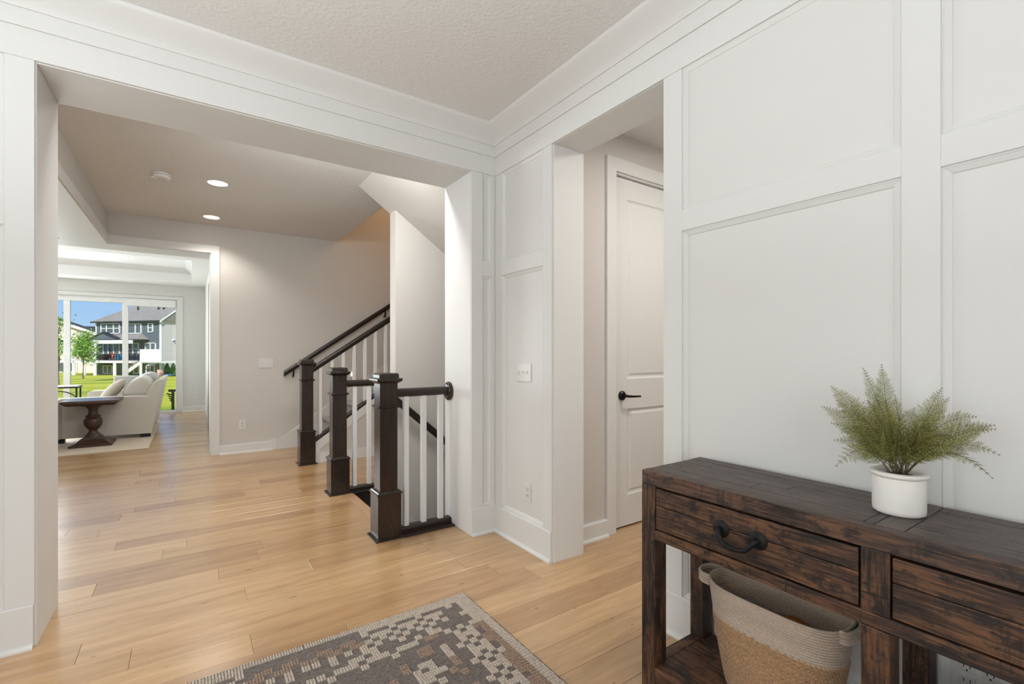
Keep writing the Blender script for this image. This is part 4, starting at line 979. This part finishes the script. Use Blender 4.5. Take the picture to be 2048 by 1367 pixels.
ro.add([HP(SW - .4, .45, EV + .05), HP(.35, .45, EV + .05), HP(.35, -DEP - .45, EV + .05), HP(SW - .4, -DEP - .45, EV + .05), HP(SW + 5.3, -DEP / 2, rp), HP(.35, -DEP / 2, rp)], [(0, 1, 5, 4), (2, 3, 4, 5), (3, 0, 4), (0, 3, 2, 1), (1, 2, 5)])
ro.build('roof', 'shingle', nb)
hbox(MB(), SW - .4, .35, .42, .50, EV - .12, EV + .08).build('gutter', 'dark_out', nb)
rk = MB(); rk.add([HP(.30, .45, EV + .02), HP(.42, .45, EV + .02), HP(.42, -DEP / 2, rp), HP(.30, -DEP / 2, rp), HP(.30, .45, EV - .20), HP(.42, .45, EV - .20), HP(.42, -DEP / 2, rp - .22), HP(.30, -DEP / 2, rp - .22)], [(3, 2, 1, 0), (4, 5, 6, 7), (0, 1, 5, 4), (1, 2, 6, 5), (2, 3, 7, 6), (3, 0, 4, 7)])
rk.build('rake_board', 'white_out', nb)
hbox(MB(), -.15, .10, -.05, .10, GZ, EV).build('corner_board', 'white_out', nb); hbox(MB(), SW - .05, SW + .12, -.05, .06, GZ, EV).build('corner_board', 'white_out', nb)
for (u, v0, v1) in ((275.5, 610, 617.5), (316.5, 607.5, 615.5), (327, 608, 615.5)):
    s, z = fac(u, v1, -1.9); hbox(MB(), s - .07, s + .07, -2.0, -1.86, EV + 1.3, z + .45).build('roof_vent', 'dark_out', nb)
def hwin(s0, s1, z0, z1, cols, rows=1, f=.0, t=.13):
    w = MB(); fr_ = .10
    hbox(w, s0, s1, f, f + t, z1 - fr_, z1); hbox(w, s0, s1, f, f + t, z0, z0 + fr_)
    for i in range(len(cols)):
        s = s0 + (s1 - s0 - fr_) * cols[i]; hbox(w, s, s + fr_, f, f + t, z0, z1)
    if rows == 2: hbox(w, s0, s1, f, f + t * .8, (z0 + z1) / 2 - .04, (z0 + z1) / 2 + .04)
    o = w.build('window', 'white_out', nb)
    hbox(MB(), s0 + .04, s1 - .04, f + .01, f + .05, z0 + .05, z1 - .05).build('pane', 'pane_dark', o)
hwin(-10.4, -7.0, 3.78, 5.22, (0, .30, .68, 1), 2); hwin(-5.9, -3.25, 3.75, 5.12, (0, .62, 1)); hwin(-2.12, -1.28, 3.90, 5.13, (0, 1), 2)
hwin(-9.95, -7.0, .30, 2.48, (0, .30, .64, 1)); hwin(-5.6, -3.7, .85, 2.53, (0, .48, 1), 2); hwin(-2.6, -.8, 1.2, 2.52, (0, .5, 1)); hwin(-2.45, -.95, GZ + .3, -.42, (0, .5, 1)); hwin(-10.0, -8.3, GZ + .15, -.55, (0, .5, 1))
hwin(-4.6, -3.6, GZ + .2, -.4, (0, 1))
# porch roof with small gable and beam
pr = MB(); pr.add([HP(-10.6, 1.6, 2.95), HP(-1.9, 1.6, 2.95), HP(-3.2, 0, 3.75), HP(-9.5, 0, 3.75), HP(-10.6, 0, 2.95), HP(-1.9, 0, 2.95)], [(0, 1, 2, 3), (0, 3, 4), (1, 5, 2), (0, 4, 5, 1), (2, 5, 4, 3)])
pr.build('porch_roof', 'shingle', nb); hbox(MB(), -10.65, -1.85, 1.55, 1.66, 2.80, 2.97).build('porch_fascia', 'dark_out', nb)
gp = MB(); gp.prism([(-9.9, 2.95), (-5.3, 2.95), (-7.6, 3.75)], None, 1.2, 1.75, lambda p, q, t: HP(p, t, q)); gp.build('porch_gable', 'siding_blue', nb)
for a, b, c, d in ((-10.1, 2.90, -7.6, 3.80), (-5.1, 2.90, -7.6, 3.80)):
    g2 = MB(); g2.prism([(a, b), (c, d), (c, d + .16), (a, b + .16)], None, 1.2, 1.85, lambda p, q, t: HP(p, t, q)); g2.build('gable_edge', 'dark_out', nb)
# raised deck
DF = 2.4
dk = thing('raised_deck', 'white raised deck with posts and privacy screen along the blue house', 'deck', HP(-5, DF, GZ))
def dbox(name, u0, v0, u1, v1, off, th, mat, parent=dk, lift=0):
    s0, z1 = fac(u0, v0, off); s1, z0 = fac(u1, v1, off)
    return hbox(MB(), min(s0, s1), max(s0, s1), off - th, off, min(z0, z1), max(z0, z1)).build(name, mat, parent)
sL, zt = fac(138, 720.5, DF); sR, _ = fac(258, 720.5, DF); zt = .16
hbox(MB(), sL - 1.5, sR + .2, .05, DF, zt - .30, zt).build('deck_frame', 'white_out', dk)
hbox(MB(), sL - 1.5, sR + .2, .05, DF - .05, zt, zt + .03).build('deck_floor', 'deck_wood', dk)
dbox('beam', 186, 680, 262, 686.5, DF, .25, 'white_out')
for u0, u1, v0, v1 in ((186.5, 191.2, 684, 752), (144, 149, 695, 751), (165, 169.5, 723, 751), (226, 230.5, 725, 751), (279, 282.3, 724, 752)): dbox('deck_post', u0, v0, u1, v1, DF, .14, 'white_out')
dbox('privacy_screen', 279.5, 698, 321.5, 724, DF, .12, 'white_out')
hbox(MB(), fac(279.5, 700, DF)[0], fac(321.5, 700, DF)[0], .05, DF - .1, -.12, .12).build('deck_frame', 'white_out', dk)
dbox('rail_top', 192, 707.5, 246, 709, DF, .08, 'black_metal'); dbox('rail_bottom', 192, 717.8, 246, 718.8, DF, .08, 'black_metal')
for i in range(10): dbox('rail_baluster', 193 + 5.6 * i, 708, 194 + 5.6 * i, 719, DF, .06, 'black_metal')
for u in (257, 268, 277.5): dbox('stair_rail_post', u, 706, u + 1.6, 720, DF, .08, 'black_metal')
dbox('rail_top', 256, 707, 279, 708.6, DF, .08, 'black_metal')
stg = MB(); a = fac(281, 721, DF); b = fac(281, 727.5, DF); c = fac(252, 748, DF); d = fac(252, 741, DF)
stg.prism([a, b, c, d], None, DF - .12, DF, lambda p, q, t: HP(p, t, q)); stg.build('stair_stringer', 'white_out', dk)
stg = MB(); stg.prism([a, d, (d[0], d[1] + .9), (a[0], a[1] + .05)], None, DF - .5, DF - .44, lambda p, q, t: HP(p, t, q)); stg.build('stair_treads', 'deck_wood', dk)
def thing_box(name, label, cat, mat, u0, v0, u1, v1, off, th):
    s0, z1 = fac(u0, v0, off); s1, z0 = fac(u1, v1, off)
    t = thing(name, label, cat, HP((s0 + s1) / 2, off, z0))
    hbox(MB(), s0, s1, off - th, off, z0 + (z1 - z0) * .35, z1).build('body', mat, t, bevel=.04); hbox(MB(), s0 + .1, s1 - .1, off - th + .05, off - .05, z0, z0 + (z1 - z0) * .35).build('base', mat, t)
    return t
thing_box('water_table', 'bright blue plastic water table on the raised deck', 'toy', 'toy_blue', 229, 709, 239, 719, DF - .3, .6)
thing_box('toy_house', 'red and orange plastic toy on the raised deck', 'toy', 'toy_red', 221, 706.5, 226, 717, DF - .5, .4)
thing_box('patio_furniture', 'dark wicker seat on the raised deck', 'seat', 'mulch', 195, 709, 207, 719, DF - .8, .7)
thing_box('planter_tub', 'blue plastic tub at the foot of the evergreens', 'tub', 'toy_blue', 330, 748.5, 336.5, 752.2, 3.2, .5)
thing_box('ride_on_toy', 'pale pink toy on the lawn near the house corner', 'toy', 'toy_pink', 313.5, 739, 319, 750.5, 1.6, .5)
bedm = MB(); hbox(bedm, .5, 3.6, .2, 1.4, GZ - .2, GZ + .12); bedm.build('mulch_bed', 'mulch', **T('dark mulch bed under the two evergreens', 'mulch bed'))
wl_ = thing('wall_lamp', 'small white floodlight on the pale gable wall', 'light', HP(.1, -1.6, 2.9))
hbox(MB(), .06, .22, -1.8, -1.5, 2.80, 3.02).build('housing', 'white_out', wl_); hbox(MB(), .22, .32, -1.75, -1.55, 2.72, 2.86).build('lens', 'dark_out', wl_)
def leaves(mb, pts, size, rng):
    for p in pts:
        a = Vector((rng.gauss(0, 1), rng.gauss(0, 1), rng.gauss(0, .7))).normalized(); b = a.cross(Vector((rng.gauss(0, 1), rng.gauss(0, 1), rng.gauss(0, 1)))).normalized(); s = size * rng.uniform(.6, 1.2); p = Vector(p)
        mb.add([p - a * s, p + b * s * .5, p + a * s, p - b * s * .5], [(0, 1, 2, 3)])
def at(u, v, y): return onY(u, v, y)
def arb(u, vb, vt, y, label):
    b = at(u, vb, y); h = at(u, vt, y).z - b.z; rng = random.Random(int(u)); t = thing('evergreen_shrub', label, 'shrub', b)
    MB().tube([b, b + Vector((0, 0, h * .9))], [.06, .015], 6).build('stem', 'bark', t)
    pts = []
    for _ in range(900):
        f = rng.random() ** 1.3; r = .26 * h * math.sin(PI * min(1, f * .85 + .12)) ** .8 * (1 - f) ** .5 * rng.uniform(.6, 1.05); w = rng.uniform(0, 2 * PI)
        pts.append(b + Vector((r * math.cos(w), r * math.sin(w), .05 + f * h)))
    mb = MB(); leaves(mb, pts, .10, rng); mb.build('foliage', 'arb_leaf', t, recalc=False)
arb(334.2, 750, 724, 76.5, 'conical evergreen beside the pale gable wall, left of two')
arb(346.5, 749, 724, 76, 'conical evergreen beside the pale gable wall, right of two')
def tree(name, label, u, vb, y, vts, spread, n, rng, sz):
    b = at(u, vb, y); t = thing(name, label, 'tree', b); top = at(u, vts, y); h = top.z - b.z
    MB().tube([b, b + Vector((0.03, 0, h * .4)), b + Vector((-.03, 0, h * .92))], [h * .022, h * .016, .01], 8).build('trunk', 'bark', t)
    mb = MB(); br = MB()
    for k in range(16):
        f = .36 + .56 * rng.random(); w = rng.uniform(0, 2 * PI); r = spread * h * (1.05 - abs(f - .5) * 1.3) * rng.uniform(.5, 1)
        p0 = b + Vector((0, 0, h * (f - .08))); c = b + Vector((r * math.cos(w), r * math.sin(w), f * h + .06 * h))
        br.tube([p0, c], [.02, .006], 5)
        leaves(mb, [c + Vector((rng.gauss(0, .07 * h), rng.gauss(0, .07 * h), rng.gauss(0, .055 * h))) for _ in range(n)], sz, rng)
    br.build('branches', 'bark', t); mb.build('foliage', 'tree_leaf', t, recalc=False)
tree('maple_tree', 'young leafy maple on the lawn in front of the cream house', 166, 757, 62, 666, .20, 150, random.Random(5), .115)
tree('birch_tree', 'thin young tree with sparse leaves at the left edge of the glass doors', 116, 772, 34, 640, .09, 45, random.Random(8), .075)
# cream house to the left, and a roof behind
ph = thing('house', 'cream neighbouring house with a white roof edge behind the maple', 'house', (-28, 100, GZ))
yh = 96.0; A = at(196, 666, yh); P_ = at(101, 634, yh); B_ = at(20, 660, yh)
MB().prism([(B_.x, GZ - .5), (A.x, GZ - .5), (A.x, A.z - .3), (P_.x, P_.z - .3), (B_.x, B_.z - .3)], 'y', yh, yh + 9).build('wall', 'siding_pink', ph)
for q in (A, B_):
    MB().prism([(q.x, q.z), (P_.x, P_.z), (P_.x, P_.z - .42), (q.x, q.z - .42)], 'y', yh - .5, yh - .05).build('rake_board', 'white_out', ph)
    MB().prism([(q.x, q.z + .02), (P_.x, P_.z + .02), (P_.x, P_.z + .22), (q.x, q.z + .22)], 'y', yh - .45, yh + 9.4).build('roof', 'dark_out', ph)
wz = at(131, 735, yh)
for du in (122, 140):
    p = at(du, 735, yh); w = MB().box(p.x - .8, p.x + .8, yh - .12, yh, p.z - .7, p.z + .9).build('window', 'white_out', ph); MB().box(p.x - .65, p.x + .65, yh - .16, yh - .11, p.z - .55, p.z + .75).build('pane', 'pane_dark', w)
fh = thing('house', 'distant brown-roofed house between the cream and blue houses', 'house', (-30, 118, GZ))
q0, q1 = at(165, 652, 118), at(205, 668, 118)
MB().box(q0.x, q1.x, 118, 126, GZ - .5, q1.z).build('wall', 'siding_pink', fh); MB().prism([(q0.x - 1, q1.z - .4), (q1.x + 1, q1.z - .4), (q1.x, q0.z), (q0.x, q0.z)], 'y', 117.5, 126).build('roof', 'dark_out', fh)
# outside stair rail just beyond the glass
rl = thing('outdoor_railing', 'black metal outdoor stair railing seen through the glass doors', 'railing', (-.3, 13, -1))
MB().box(-.40, -.20, 12.85, 12.90, .36, .41).build('top_rail', 'black_metal', rl)
MB().box(-.345, -.29, 12.86, 12.90, -1.2, .37).build('post', 'black_metal', rl)
for i in range(4): MB().tube([(-.43 + .02 * i, 12.87, .33 - .05 * i), (-.33, 12.87, .28 - .05 * i)], .012).build('scroll', 'black_metal', rl)

# repeats carry a shared group phrase
GROUPS = {'newel_post': 'dark newel posts of the stairs', 'recessed_light': 'recessed ceiling lights', 'outlet': 'white wall outlets', 'light_switch': 'white triple switch plates',
          'evergreen_shrub': 'evergreens beside the pale gable wall', 'basket': 'baskets on the console shelf', 'house': 'neighbouring houses', 'balustrade': 'level balustrades by the basement stairs'}
for o in SC.objects:
    k = o.name.split('.')[0]
    if o.parent is None and k in GROUPS and 'label' in o: o['group'] = GROUPS[k]
